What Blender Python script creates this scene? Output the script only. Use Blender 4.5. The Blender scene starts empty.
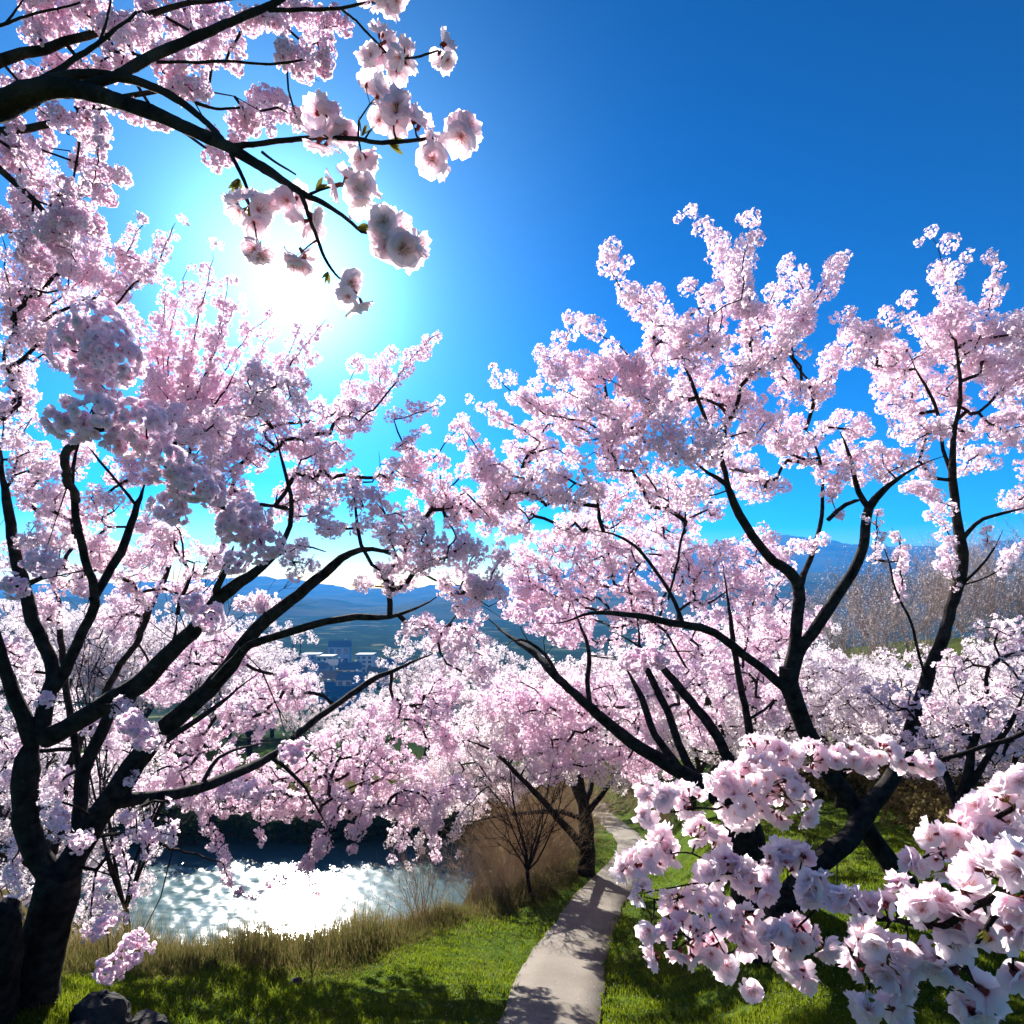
import bpy, math
import numpy as np
from mathutils import Vector

rng = np.random.default_rng(11)
SC = bpy.context.scene
COL = SC.collection
FPX, HY = 600.0, 590.0            # focal length in pixels, row of the horizon


def P(px, py, d):
    """point at distance d (m) in front of the camera seen at pixel px, py"""
    return np.array([(px - 512.0) / FPX * d, d, (HY - py) / FPX * d])


# ------------------------------------------------------------------ camera
cam_d = bpy.data.cameras.new("camera")
cam = bpy.data.objects.new("camera", cam_d)
COL.objects.link(cam)
cam.location = (0, 0, 0)
cam.rotation_euler = (math.radians(90), 0, 0)
cam_d.sensor_width = 36.0
cam_d.lens = 36.0 * FPX / 1024.0
cam_d.shift_y = (HY - 512.0) / 1024.0
cam_d.clip_start = 0.05
cam_d.clip_end = 20000
SC.camera = cam

# ------------------------------------------------------------------ sky, sun, exposure
SUN_DIR = Vector(P(292, 285, 1.0)).normalized()
SUN_EL = math.asin(SUN_DIR.z)
SUN_AZ = math.atan2(SUN_DIR.x, SUN_DIR.y)
world = bpy.data.worlds.new("World")
SC.world = world
world.use_nodes = True
wn, wl = world.node_tree.nodes, world.node_tree.links
wn.clear()
w_out = wn.new("ShaderNodeOutputWorld")
w_bg = wn.new("ShaderNodeBackground")
w_sky = wn.new("ShaderNodeTexSky")
w_sky.sky_type = 'NISHITA'
w_sky.sun_disc = False
w_sky.sun_elevation = SUN_EL
w_sky.sun_rotation = SUN_AZ
w_sky.altitude = 600
w_sky.air_density = 1.0
w_sky.dust_density = 0.25
w_sky.ozone_density = 3.0
w_hs = wn.new("ShaderNodeHueSaturation")
w_hs.inputs["Saturation"].default_value = 1.6
w_pre = wn.new("ShaderNodeVectorMath")
w_pre.operation = 'SCALE'
w_pre.inputs["Scale"].default_value = 0.12
w_gam = wn.new("ShaderNodeGamma")
w_gam.inputs["Gamma"].default_value = 1.75
wl.new(w_sky.outputs[0], w_pre.inputs[0])
wl.new(w_pre.outputs[0], w_gam.inputs["Color"])
w_post = wn.new("ShaderNodeVectorMath")
w_post.operation = 'SCALE'
w_post.inputs["Scale"].default_value = 3.9
wl.new(w_gam.outputs[0], w_post.inputs[0])
wl.new(w_post.outputs[0], w_hs.inputs["Color"])
# aureole of the sun: forward scattering round the sun's direction
w_tc = wn.new("ShaderNodeTexCoord")
w_dot = wn.new("ShaderNodeVectorMath")
w_dot.operation = 'DOT_PRODUCT'
w_dot.inputs[1].default_value = SUN_DIR
w_nrm = wn.new("ShaderNodeVectorMath")
w_nrm.operation = 'NORMALIZE'
wl.new(w_tc.outputs["Generated"], w_nrm.inputs[0])
wl.new(w_nrm.outputs[0], w_dot.inputs[0])


def w_math(op, a, b):
    n = wn.new("ShaderNodeMath")
    n.operation = op
    for i, v in enumerate((a, b)):
        if isinstance(v, (int, float)):
            n.inputs[i].default_value = v
        else:
            wl.new(v, n.inputs[i])
    return n.outputs[0]


w_d = w_math('MAXIMUM', w_dot.outputs["Value"], 0.0)
w_a = w_math('MULTIPLY', w_math('POWER', w_d, 26.0), 1.7)
w_b = w_math('MULTIPLY', w_math('POWER', w_d, 150.0), 6.5)
w_s = w_math('ADD', w_a, w_b)
w_sc = wn.new("ShaderNodeVectorMath")
w_sc.operation = 'SCALE'
w_sc.inputs[0].default_value = (0.42, 0.84, 1.0)
wl.new(w_s, w_sc.inputs["Scale"])
w_add = wn.new("ShaderNodeVectorMath")
w_add.operation = 'ADD'
wl.new(w_hs.outputs[0], w_add.inputs[0])
wl.new(w_sc.outputs[0], w_add.inputs[1])
wl.new(w_add.outputs[0], w_bg.inputs["Color"])
w_bg.inputs["Strength"].default_value = 0.12
wl.new(w_bg.outputs[0], w_out.inputs["Surface"])

sun_d = bpy.data.lights.new("sun", 'SUN')
sun_d.energy = 5.0
sun_d.angle = math.radians(0.5)
sun_d.color = (1.0, 0.95, 0.87)
sun = bpy.data.objects.new("sun", sun_d)
COL.objects.link(sun)
sun.rotation_euler = SUN_DIR.to_track_quat('Z', 'Y').to_euler()

SC.view_settings.view_transform = 'Standard'
SC.view_settings.look = 'None'
SC.view_settings.gamma = 1.0
SC.view_settings.use_curve_mapping = False
SC.view_settings.exposure = 1.7
SC.cycles.max_bounces = 12
SC.cycles.diffuse_bounces = 9
SC.cycles.glossy_bounces = 3
SC.cycles.transmission_bounces = 8
SC.cycles.volume_bounces = 0
SC.cycles.use_denoising = True
SC.cycles.caustics_reflective = False
SC.cycles.caustics_refractive = False


# ------------------------------------------------------------------ materials
class Mat:
    def __init__(s, name):
        s.m = bpy.data.materials.new(name)
        s.m.use_nodes = True
        s.n, s.l = s.m.node_tree.nodes, s.m.node_tree.links
        s.n.clear()
        s.out = s.n.new("ShaderNodeOutputMaterial")

    def node(s, typ, **kw):
        nd = s.n.new(typ)
        for k, v in kw.items():
            setattr(nd, k, v)
        return nd

    def put(s, sock, v):
        if hasattr(v, "is_linked") or isinstance(v, bpy.types.NodeSocket):
            s.l.new(v, sock)
        else:
            if sock.type == 'RGBA' and len(v) == 3:
                v = (*v, 1)
            sock.default_value = v

    def noise(s, scale, detail=3.0, rough=0.55, vec=None):
        nd = s.node("ShaderNodeTexNoise")
        nd.inputs["Scale"].default_value = scale
        nd.inputs["Detail"].default_value = detail
        nd.inputs["Roughness"].default_value = rough
        s.l.new(vec if vec is not None else s.pos(), nd.inputs["Vector"])
        return nd.outputs["Fac"]

    def pos(s):
        return s.node("ShaderNodeNewGeometry").outputs["Position"]

    def attr(s, name):
        return s.node("ShaderNodeAttribute", attribute_name=name).outputs["Fac"]

    def ramp(s, fac, stops):
        nd = s.node("ShaderNodeValToRGB")
        cr = nd.color_ramp
        while len(cr.elements) < len(stops):
            cr.elements.new(0.5)
        for e, (p, c) in zip(cr.elements, stops):
            e.position = p
            e.color = (*c, 1) if len(c) == 3 else c
        s.l.new(fac, nd.inputs[0])
        return nd.outputs[0]

    def mix(s, fac, a, b, blend='MIX'):
        nd = s.node("ShaderNodeMix", data_type='RGBA', blend_type=blend)
        s.put(nd.inputs[0], fac)
        s.put(nd.inputs[6], a)
        s.put(nd.inputs[7], b)
        return nd.outputs[2]

    def math(s, op, a, b=0.0, clamp=False):
        nd = s.node("ShaderNodeMath", operation=op, use_clamp=clamp)
        s.put(nd.inputs[0], a)
        s.put(nd.inputs[1], b)
        return nd.outputs[0]

    def bump(s, h, strength, dist):
        nd = s.node("ShaderNodeBump")
        nd.inputs["Strength"].default_value = strength
        nd.inputs["Distance"].default_value = dist
        s.l.new(h, nd.inputs["Height"])
        return nd.outputs[0]

    def principled(s, color, rough=0.8, spec=0.3, normal=None):
        b = s.node("ShaderNodeBsdfPrincipled")
        s.put(b.inputs["Base Color"], color)
        s.put(b.inputs["Roughness"], rough)
        b.inputs["Specular IOR Level"].default_value = spec
        if normal is not None:
            s.l.new(normal, b.inputs["Normal"])
        s.l.new(b.outputs[0], s.out.inputs["Surface"])
        return s.m

    def leafy(s, color, trans_color, amount):
        d = s.node("ShaderNodeBsdfDiffuse")
        t = s.node("ShaderNodeBsdfTranslucent")
        mx = s.node("ShaderNodeMixShader")
        s.put(d.inputs["Color"], color)
        s.put(t.inputs["Color"], trans_color)
        mx.inputs[0].default_value = amount
        s.l.new(d.outputs[0], mx.inputs[1])
        s.l.new(t.outputs[0], mx.inputs[2])
        s.l.new(mx.outputs[0], s.out.inputs["Surface"])
        return s.m


def petal_mat(name, pale, pink, heart, amount, edge=0.42):
    m = Mat(name)
    r, v = m.attr("rad"), m.attr("tint")
    body = m.mix(v, pale, pink)
    k = m.ramp(r, [(0.05, (0, 0, 0)), (edge, (1, 1, 1))])
    c = m.mix(k, heart, body)
    return m.leafy(c, c, amount)


M = {}
M['petal'] = petal_mat('petal_pale', (0.95, 0.855, 0.91), (0.93, 0.71, 0.83), (0.58, 0.16, 0.27), 0.62, 0.36)
M['petal_far'] = petal_mat('petal_grove', (0.94, 0.865, 0.885), (0.89, 0.73, 0.785), (0.36, 0.20, 0.21), 0.5, 0.55)
M['petal_near'] = petal_mat('petal_spray', (0.96, 0.88, 0.91), (0.94, 0.75, 0.84), (0.72, 0.24, 0.38), 0.66, 0.22)


M['petal_ball'] = petal_mat('petal_cluster', (0.96, 0.87, 0.93), (0.95, 0.75, 0.86), (0.66, 0.2, 0.34), 0.72, 0.26)


def bark_mat(name, lo, hi, sc):
    m = Mat(name)
    n1, n2 = m.noise(sc, 5), m.noise(sc * 6, 4)
    c = m.mix(m.ramp(n1, [(0.35, (0, 0, 0)), (0.7, (1, 1, 1))]), lo, hi)
    lich = m.ramp(m.noise(sc * 0.55, 6, 0.7), [(0.60, (0, 0, 0)), (0.70, (0.6, 0.6, 0.6))])
    c = m.mix(lich, c, tuple(min(0.6, 2.2 * v) for v in hi))
    h = m.math('ADD', n1, n2)
    return m.principled(c, 0.9, 0.15, m.bump(h, 0.9, 0.02))


M['bark'] = bark_mat('bark_dark', (0.008, 0.006, 0.0055), (0.045, 0.036, 0.03), 9)
M['twig'] = bark_mat('bark_twig', (0.014, 0.009, 0.008), (0.04, 0.026, 0.023), 30)
M['bare'] = bark_mat('bark_bare', (0.30, 0.21, 0.17), (0.50, 0.38, 0.31), 6)
M['dry_twig'] = bark_mat('bark_dry', (0.30, 0.21, 0.12), (0.55, 0.40, 0.24), 6)
m = Mat('bud_green')
M['bud'] = m.leafy(m.mix(m.noise(60), (0.10, 0.10, 0.02), (0.22, 0.17, 0.05)), (0.20, 0.20, 0.04), 0.35)
m = Mat('calyx')
M['calyx'] = m.leafy((0.22, 0.06, 0.05), (0.22, 0.08, 0.05), 0.25)
m = Mat('stamen')
M['stamen'] = m.leafy((0.75, 0.45, 0.32), (0.75, 0.45, 0.3), 0.3)
m = Mat('grass_blade')
gv = m.attr("tint")
gc = m.ramp(gv, [(0.0, (0.025, 0.055, 0.006)), (0.6, (0.075, 0.125, 0.009)), (1.0, (0.17, 0.17, 0.03))])
M['grass'] = m.leafy(gc, m.mix(0.5, gc, (0.26, 0.33, 0.01)), 0.5)
m = Mat('reed_blade')
gv = m.attr("tint")
gc = m.ramp(gv, [(0.0, (0.04, 0.065, 0.012)), (0.45, (0.11, 0.10, 0.03)), (1.0, (0.25, 0.18, 0.08))])
M['reed'] = m.leafy(gc, gc, 0.45)
m = Mat('evergreen_leaf')
gv = m.attr("tint")
gc = m.ramp(gv, [(0.0, (0.018, 0.035, 0.016)), (1.0, (0.06, 0.085, 0.03))])
M['evergreen'] = m.leafy(gc, gc, 0.3)
m = Mat('brown_leaf')
gv = m.attr("tint")
gc = m.ramp(gv, [(0.0, (0.11, 0.085, 0.03)), (0.6, (0.19, 0.15, 0.06)), (1.0, (0.30, 0.24, 0.10))])
M['brown'] = m.leafy(gc, gc, 0.35)

m = Mat('ground_cover')
dry, val = m.attr("dry"), m.attr("valley")
g = m.ramp(m.noise(1.3, 6, 0.65), [(0.3, (0.030, 0.050, 0.012)), (0.55, (0.060, 0.100, 0.018)), (0.75, (0.11, 0.12, 0.035))])
d = m.ramp(m.noise(2.2, 6, 0.7), [(0.3, (0.05, 0.04, 0.018)), (0.6, (0.12, 0.092, 0.042)), (0.8, (0.21, 0.16, 0.08))])
vo = m.node("ShaderNodeTexVoronoi")
vo.inputs["Scale"].default_value = 0.022
m.l.new(m.pos(), vo.inputs["Vector"])
vbw = m.node("ShaderNodeRGBToBW")
m.l.new(vo.outputs["Color"], vbw.inputs[0])
f = m.ramp(vbw.outputs[0], [(0.2, (0.02, 0.04, 0.02)), (0.45, (0.05, 0.075, 0.03)), (0.6, (0.17, 0.15, 0.08)), (0.75, (0.035, 0.06, 0.025))])
f = m.mix(m.ramp(m.noise(0.03, 5, 0.6), [(0.40, (0, 0, 0)), (0.48, (1, 1, 1))]), f, (0.018, 0.032, 0.018))
nfac = m.math('ADD', dry, m.math('MULTIPLY', m.math('SUBTRACT', m.noise(0.9, 4), 0.5), 0.9), True)
c = m.mix(val, m.mix(nfac, g, d), f)
M['ground'] = m.principled(c, 1.0, 0.0, m.bump(m.noise(14, 5, 0.7), 0.8, 0.06))

m = Mat('path_concrete')
c = m.mix(m.ramp(m.noise(0.9, 5), [(0.35, (0, 0, 0)), (0.7, (1, 1, 1))]), (0.145, 0.125, 0.10), (0.225, 0.20, 0.165))
c = m.mix(m.math('MULTIPLY', m.ramp(m.noise(48, 4, 0.75), [(0.4, (1, 1, 1)), (0.58, (0, 0, 0))]), 0.65), c, (0.13, 0.11, 0.09))
c = m.mix(m.ramp(m.noise(3.1, 6, 0.7), [(0.62, (0, 0, 0)), (0.8, (0.5, 0.5, 0.5))]), c, (0.14, 0.115, 0.085))
M['path'] = m.principled(c, 0.9, 0.25, m.bump(m.noise(90, 3), 0.4, 0.01))

m = Mat('lake_water')
wv = m.node("ShaderNodeMapping")
wv.inputs["Scale"].default_value = (0.75, 1.7, 1.0)
m.l.new(m.pos(), wv.inputs["Vector"])
h = m.math('ADD', m.noise(3.4, 3, 0.55, wv.outputs[0]), m.math('MULTIPLY', m.noise(11.0, 3, 0.6, wv.outputs[0]), 0.35))
M['water'] = m.principled((0.062, 0.118, 0.118), 0.17, 0.25, m.bump(h, 1.0, 0.006))

m = Mat('forested_slope')
c = m.mix(m.ramp(m.noise(0.006, 7, 0.6), [(0.4, (0, 0, 0)), (0.6, (1, 1, 1))]), (0.030, 0.050, 0.026), (0.085, 0.085, 0.045))
M['hill'] = m.principled(c, 1.0, 0.0)
m = Mat('rock')
c = m.mix(m.noise(7, 6, 0.65), (0.02, 0.019, 0.018), (0.10, 0.095, 0.09))
M['rock'] = m.principled(c, 0.9, 0.2, m.bump(m.noise(16, 6, 0.7), 1.0, 0.05))


def plain(name, lo, hi, sc=0.4, rough=0.8):
    m = Mat(name)
    return m.principled(m.mix(m.noise(sc, 4), lo, hi), rough, 0.3)


M['wall_tan'] = plain('wall_tan', (0.62, 0.52, 0.33), (0.70, 0.60, 0.42))
M['wall_grey'] = plain('wall_grey', (0.32, 0.35, 0.40), (0.40, 0.43, 0.48))
M['wall_white'] = plain('wall_white', (0.62, 0.62, 0.60), (0.72, 0.72, 0.70))
M['wall_blue'] = plain('wall_blue', (0.20, 0.30, 0.44), (0.26, 0.36, 0.50))
M['roof_slate'] = plain('roof_slate', (0.10, 0.12, 0.17), (0.16, 0.18, 0.23))
M['roof_tile'] = plain('roof_tile', (0.30, 0.14, 0.09), (0.38, 0.19, 0.12))
M['window'] = plain('window_glass', (0.04, 0.06, 0.09), (0.07, 0.09, 0.13), 1.0, 0.2)
M['post'] = plain('post_green', (0.02, 0.06, 0.04), (0.03, 0.08, 0.05), 3.0, 0.5)


# ------------------------------------------------------------------ mesh building
class Acc:
    """collects quads with per-vertex values, then links them as ONE mesh object"""

    def __init__(s):
        s.V, s.F, s.MI, s.R, s.T = [], [], [], [], []
        s.n = 0

    def add(s, V, F, mat=0, rad=None, tint=None):
        V = np.asarray(V, float).reshape(-1, 3)
        F = np.asarray(F, int).reshape(-1, 4)
        s.V.append(V)
        s.F.append(F + s.n)
        s.MI.append(np.full(len(F), mat, int))
        s.R.append(np.zeros(len(V)) if rad is None else np.asarray(rad, float).ravel())
        s.T.append(np.zeros(len(V)) if tint is None else np.asarray(tint, float).ravel())
        s.n += len(V)

    def build(s, name, mats, parent=None, base=(0, 0, 0), smooth=True, attrs=True):
        V = np.concatenate(s.V) - np.asarray(base, float)
        F = np.concatenate(s.F)
        me = bpy.data.meshes.new(name)
        me.vertices.add(len(V))
        me.vertices.foreach_set("co", V.astype(np.float32).ravel())
        me.loops.add(F.size)
        me.loops.foreach_set("vertex_index", F.astype(np.int32).ravel())
        me.polygons.add(len(F))
        me.polygons.foreach_set("loop_start", np.arange(0, F.size, 4, dtype=np.int32))
        for mt in mats:
            me.materials.append(M[mt])
        me.polygons.foreach_set("material_index", np.concatenate(s.MI).astype(np.int32))
        me.polygons.foreach_set("use_smooth", np.full(len(F), smooth))
        if attrs:
            for nm, arr in (("rad", s.R), ("tint", s.T)):
                a = me.attributes.new(nm, 'FLOAT', 'POINT')
                a.data.foreach_set("value", np.concatenate(arr).astype(np.float32))
        me.update(calc_edges=True)
        me.validate()
        o = bpy.data.objects.new(name, me)
        COL.objects.link(o)
        if parent is not None:
            o.parent = parent
        return o


def tag(o, label=None, cat=None, group=None, kind=None):
    if label:
        o["label"] = label
    if cat:
        o["category"] = cat
    if group:
        o["group"] = group
    if kind:
        o["kind"] = kind
    return o


def empty(name, loc, label, cat, group=None):
    o = bpy.data.objects.new(name, None)
    COL.objects.link(o)
    o.location = tuple(float(v) for v in loc)
    o.empty_display_size = 0.2
    return tag(o, label, cat, group)


def copy_tree(root, loc, rotz, scale, label, group=None):
    r = root.copy()
    COL.objects.link(r)
    r.location = tuple(float(v) for v in loc)
    r.rotation_euler = (0, 0, rotz)
    r.scale = (scale, scale, scale)
    r["label"] = label
    if group:
        r["group"] = group
    elif "group" in r:
        del r["group"]
    for ch in list(root.children):
        c = ch.copy()
        COL.objects.link(c)
        c.parent = r
    return r


def norm(a):
    return a / np.maximum(np.linalg.norm(a, axis=-1, keepdims=True), 1e-9)


def spline(pts, step):
    """Catmull-Rom through rows of pts (any columns; first three are position)"""
    pts = np.asarray(pts, float)
    if len(pts) == 2:
        pts = np.vstack([pts[0], 0.5 * (pts[0] + pts[1]), pts[1]])
    ext = np.vstack([2 * pts[0] - pts[1], pts, 2 * pts[-1] - pts[-2]])
    out = []
    for i in range(1, len(ext) - 2):
        p0, p1, p2, p3 = ext[i - 1:i + 3]
        n = max(2, int(np.linalg.norm(p2[:3] - p1[:3]) / step))
        for t in np.arange(n) / n:
            out.append(0.5 * (2 * p1 + (p2 - p0) * t + (2 * p0 - 5 * p1 + 4 * p2 - p3) * t * t + (3 * p1 - p0 - 3 * p2 + p3) * t ** 3))
    out.append(pts[-1])
    return np.array(out)


def tube(acc, pts, rad, sides=6, mat=0, rough=0.0):
    pts = np.asarray(pts, float)
    rad = np.asarray(rad, float)
    n = len(pts)
    t = norm(np.gradient(pts, axis=0))
    ref = np.eye(3)[np.argmin(np.abs(t).mean(0))]
    u = norm(np.cross(t, ref))
    v = np.cross(t, u)
    a = np.arange(sides) / sides * 2 * math.pi
    r = np.repeat(rad[:, None], sides, 1)
    if rough:
        nz = rng.normal(0, 1, (n, sides))
        nz = (nz + np.roll(nz, 1, 0) + np.roll(nz, -1, 0)) / 3
        r = r * (1 + rough * nz)
    V = pts[:, None] + r[..., None] * (np.cos(a)[None, :, None] * u[:, None] + np.sin(a)[None, :, None] * v[:, None])
    i = np.arange(n - 1)[:, None] * sides
    j = np.arange(sides)[None]
    k = (j + 1) % sides
    F = np.stack([i + j, i + k, i + sides + k, i + sides + j], -1)
    acc.add(V, F, mat)
    if sides in (4, 8, 12):                      # closed tip
        b = (n - 1) * sides
        if sides == 4:
            acc.add(V[-1], [[0, 1, 2, 3]], mat)
        else:
            c = [[0, q, q + 1, q + 2] for q in range(1, sides - 2, 2)]
            acc.add(V[-1], c, mat)


def scatter(acc, T, pos, nrm, size, mat, tint):
    """copies of template T = (verts, quads, rad) at pos, facing nrm"""
    Tv, Tf, Tr = T
    N, K = len(pos), len(Tv)
    if N == 0:
        return
    nrm = norm(nrm)
    u = norm(np.cross(nrm, rng.normal(0, 1, (N, 3))))
    v = np.cross(nrm, u)
    sz = np.broadcast_to(np.asarray(size, float), (N,))[:, None, None]
    V = pos[:, None] + sz * (Tv[None, :, 0:1] * u[:, None] + Tv[None, :, 1:2] * v[:, None] + Tv[None, :, 2:3] * nrm[:, None])
    F = Tf[None] + (np.arange(N) * K)[:, None, None]
    acc.add(V, F, mat, np.tile(Tr, N), np.repeat(np.broadcast_to(tint, (N,)), K))


# flower templates (radius 1)
def flower_fine(whorls, seed):
    r = np.random.default_rng(seed)
    Vs, Fs, Rs, n = [], [], [], 0
    us, vs = np.array([-1, -0.36, 0.36, 1.0]), np.array([0.03, 0.36, 0.7, 1.0])
    for (cnt, sc, cup, off) in whorls:
        for k in range(cnt):
            a = 2 * math.pi * (k + off) / cnt + r.normal(0, 0.09)
            s_ = sc * r.uniform(0.9, 1.08)
            cp = cup + r.normal(0, 0.13)
            tw = r.normal(0, 0.08)
            for v in vs:
                w = np.interp(v, [0, 0.36, 0.7, 1], [0.06, 0.36, 0.52, 0.34])
                for u in us:
                    ln = v - (0.10 if (v > 0.9 and abs(u) < 0.5) else 0) * 0.7 - (0.10 * u * u if v > 0.9 else 0)
                    x, y = ln * s_, u * w * s_
                    z = s_ * (cp * v ** 1.4 - 0.12 * max(0, v - 0.6) + 0.16 * u * u * v + tw * u * v + r.normal(0, 0.026) * v)
                    Vs.append((x * math.cos(a) - y * math.sin(a), x * math.sin(a) + y * math.cos(a), z))
                    Rs.append(v)
            for i in range(3):
                for j in range(3):
                    b = n + i * 4 + j
                    Fs.append((b, b + 1, b + 5, b + 4))
            n += 16
    return np.array(Vs), np.array(Fs), np.array(Rs)


def flower_mid(cnt, seed):
    r = np.random.default_rng(seed)
    Vs, Fs, Rs = [], [], []
    for k in range(cnt):
        a = 2 * math.pi * k / cnt + r.normal(0, 0.12)
        s_ = r.uniform(0.85, 1.1)
        z0 = r.uniform(0.1, 0.35)
        b = len(Vs)
        for (v, w, zz) in ((0.05, 0.05, 0.0), (0.6, 0.48, 0.10), (1.0, 0.30, 0.25)):
            for sg in (-1, 1):
                x, y = v * s_, sg * w * s_
                Vs.append((x * math.cos(a) - y * math.sin(a), x * math.sin(a) + y * math.cos(a), zz + z0 * v * v + r.normal(0, 0.04)))
                Rs.append(v)
        Fs += [(b, b + 1, b + 3, b + 2), (b + 2, b + 3, b + 5, b + 4)]
    return np.array(Vs), np.array(Fs), np.array(Rs)


def flower_small(seed):
    r = np.random.default_rng(seed)
    Vs, Fs, Rs = [], [], []
    for k in range(5):
        a = 2 * math.pi * k / 5 + r.normal(0, 0.1)
        z = r.uniform(0.05, 0.45)
        b = len(Vs)
        for (rr, da, zz, q) in ((0, 0, 0, 0), (0.72, -0.55, z * 0.6, 0.7), (1.0, 0, z, 1), (0.72, 0.55, z * 0.6, 0.7)):
            Vs.append((rr * math.cos(a + da), rr * math.sin(a + da), zz))
            Rs.append(q)
        Fs.append((b, b + 1, b + 2, b + 3))
    return np.array(Vs), np.array(Fs), np.array(Rs)


FINE = [flower_fine([(5, 1.0, 0.25, 0), (5, 0.78, 0.55, 0.5)], 1), flower_fine([(5, 1.0, 0.35, 0)], 2),
        flower_fine([(6, 1.0, 0.18, 0), (5, 0.8, 0.5, 0.5), (4, 0.5, 0.8, 0.2)], 3), flower_fine([(5, 1.0, 0.5, 0), (4, 0.8, 0.9, 0.3)], 4)]
MID = [flower_mid(7, 5), flower_mid(6, 6)]
SMALL = [flower_small(8), flower_small(9)]
TUFT = (np.array([(0, 0, 0), (0.9, -0.45, 0.25), (1.1, 0.35, 0.1), (0.1, 0.9, 0.3), (-0.1, -0.1, 0.05), (-1.0, 0.2, 0.3), (-0.75, -0.8, 0.0), (0.25, -0.95, 0.2)]),
        np.array([(0, 1, 2, 3), (4, 5, 6, 7)]), np.array([0.1, 0.9, 1.0, 0.9, 0.1, 0.9, 1.0, 0.9]))
LEAF = (np.array([(0, 0, 0), (0.5, -0.2, 0.1), (1, 0, 0.0), (0.5, 0.2, 0.1)]), np.array([(0, 1, 2, 3)]), np.array([0, .5, 1, .5]))
# stamens and calyx of the near flowers
_sv, _sf = [], []
for k in range(9):
    a = k * 0.7
    c, s_ = math.cos(a), math.sin(a)
    b = len(_sv)
    ln = 0.28 + 0.06 * (k % 3)
    _sv += [(0.03 * c - .012 * s_, 0.03 * s_ + .012 * c, 0.05), (0.03 * c + .012 * s_, 0.03 * s_ - .012 * c, 0.05),
            (ln * c + .03 * s_, ln * s_ - .03 * c, 0.34), (ln * c - .03 * s_, ln * s_ + .03 * c, 0.34)]
    _sf.append((b, b + 1, b + 2, b + 3))
STAMEN = (np.array(_sv), np.array(_sf), np.zeros(len(_sv)))
_cv, _cf = [], []
for k in range(5):
    a0, a1 = k * 1.2566, (k + 1) * 1.2566
    b = len(_cv)
    _cv += [(0.10 * math.cos(a0), 0.10 * math.sin(a0), -0.36), (0.10 * math.cos(a1), 0.10 * math.sin(a1), -0.36),
            (0.15 * math.cos(a1), 0.15 * math.sin(a1), 0.0), (0.15 * math.cos(a0), 0.15 * math.sin(a0), 0.0)]
    _cf.append((b, b + 1, b + 2, b + 3))
CALYX = (np.array(_cv), np.array(_cf), np.zeros(len(_cv)))


def sphere_dirs(n):
    return norm(rng.normal(0, 1, (n, 3)))


def puffs_to(acc, puffs, flower_r, templates, dens=1.0, mat=0, pink=0.35, lo=0.42):
    """balls of flowers: puffs = rows (x, y, z, r)"""
    puffs = np.asarray(puffs, float)
    cnt = np.maximum(3, (dens * 3.1 * (puffs[:, 3] / flower_r) ** 2).astype(int))
    idx = np.repeat(np.arange(len(puffs)), cnt)
    c, r = puffs[idx, :3], puffs[idx, 3]
    d = sphere_dirs(len(idx))
    rho = rng.uniform(lo, 1.0, len(idx)) ** 0.6
    pos = c + d * (r * rho)[:, None]
    nr = norm(d + 0.55 * rng.normal(0, 1, d.shape))
    pt = np.clip(rng.normal(pink, 0.22, len(puffs)), 0, 1)
    tint = np.clip(pt[idx] + rng.normal(0, 0.22, len(idx)), 0, 1)
    size = flower_r * rng.uniform(0.75, 1.2, len(idx))
    w = rng.integers(0, len(templates), len(idx))
    for k, T in enumerate(templates):
        q = w == k
        scatter(acc, T, pos[q], nr[q], size[q], mat, tint[q])


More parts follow.
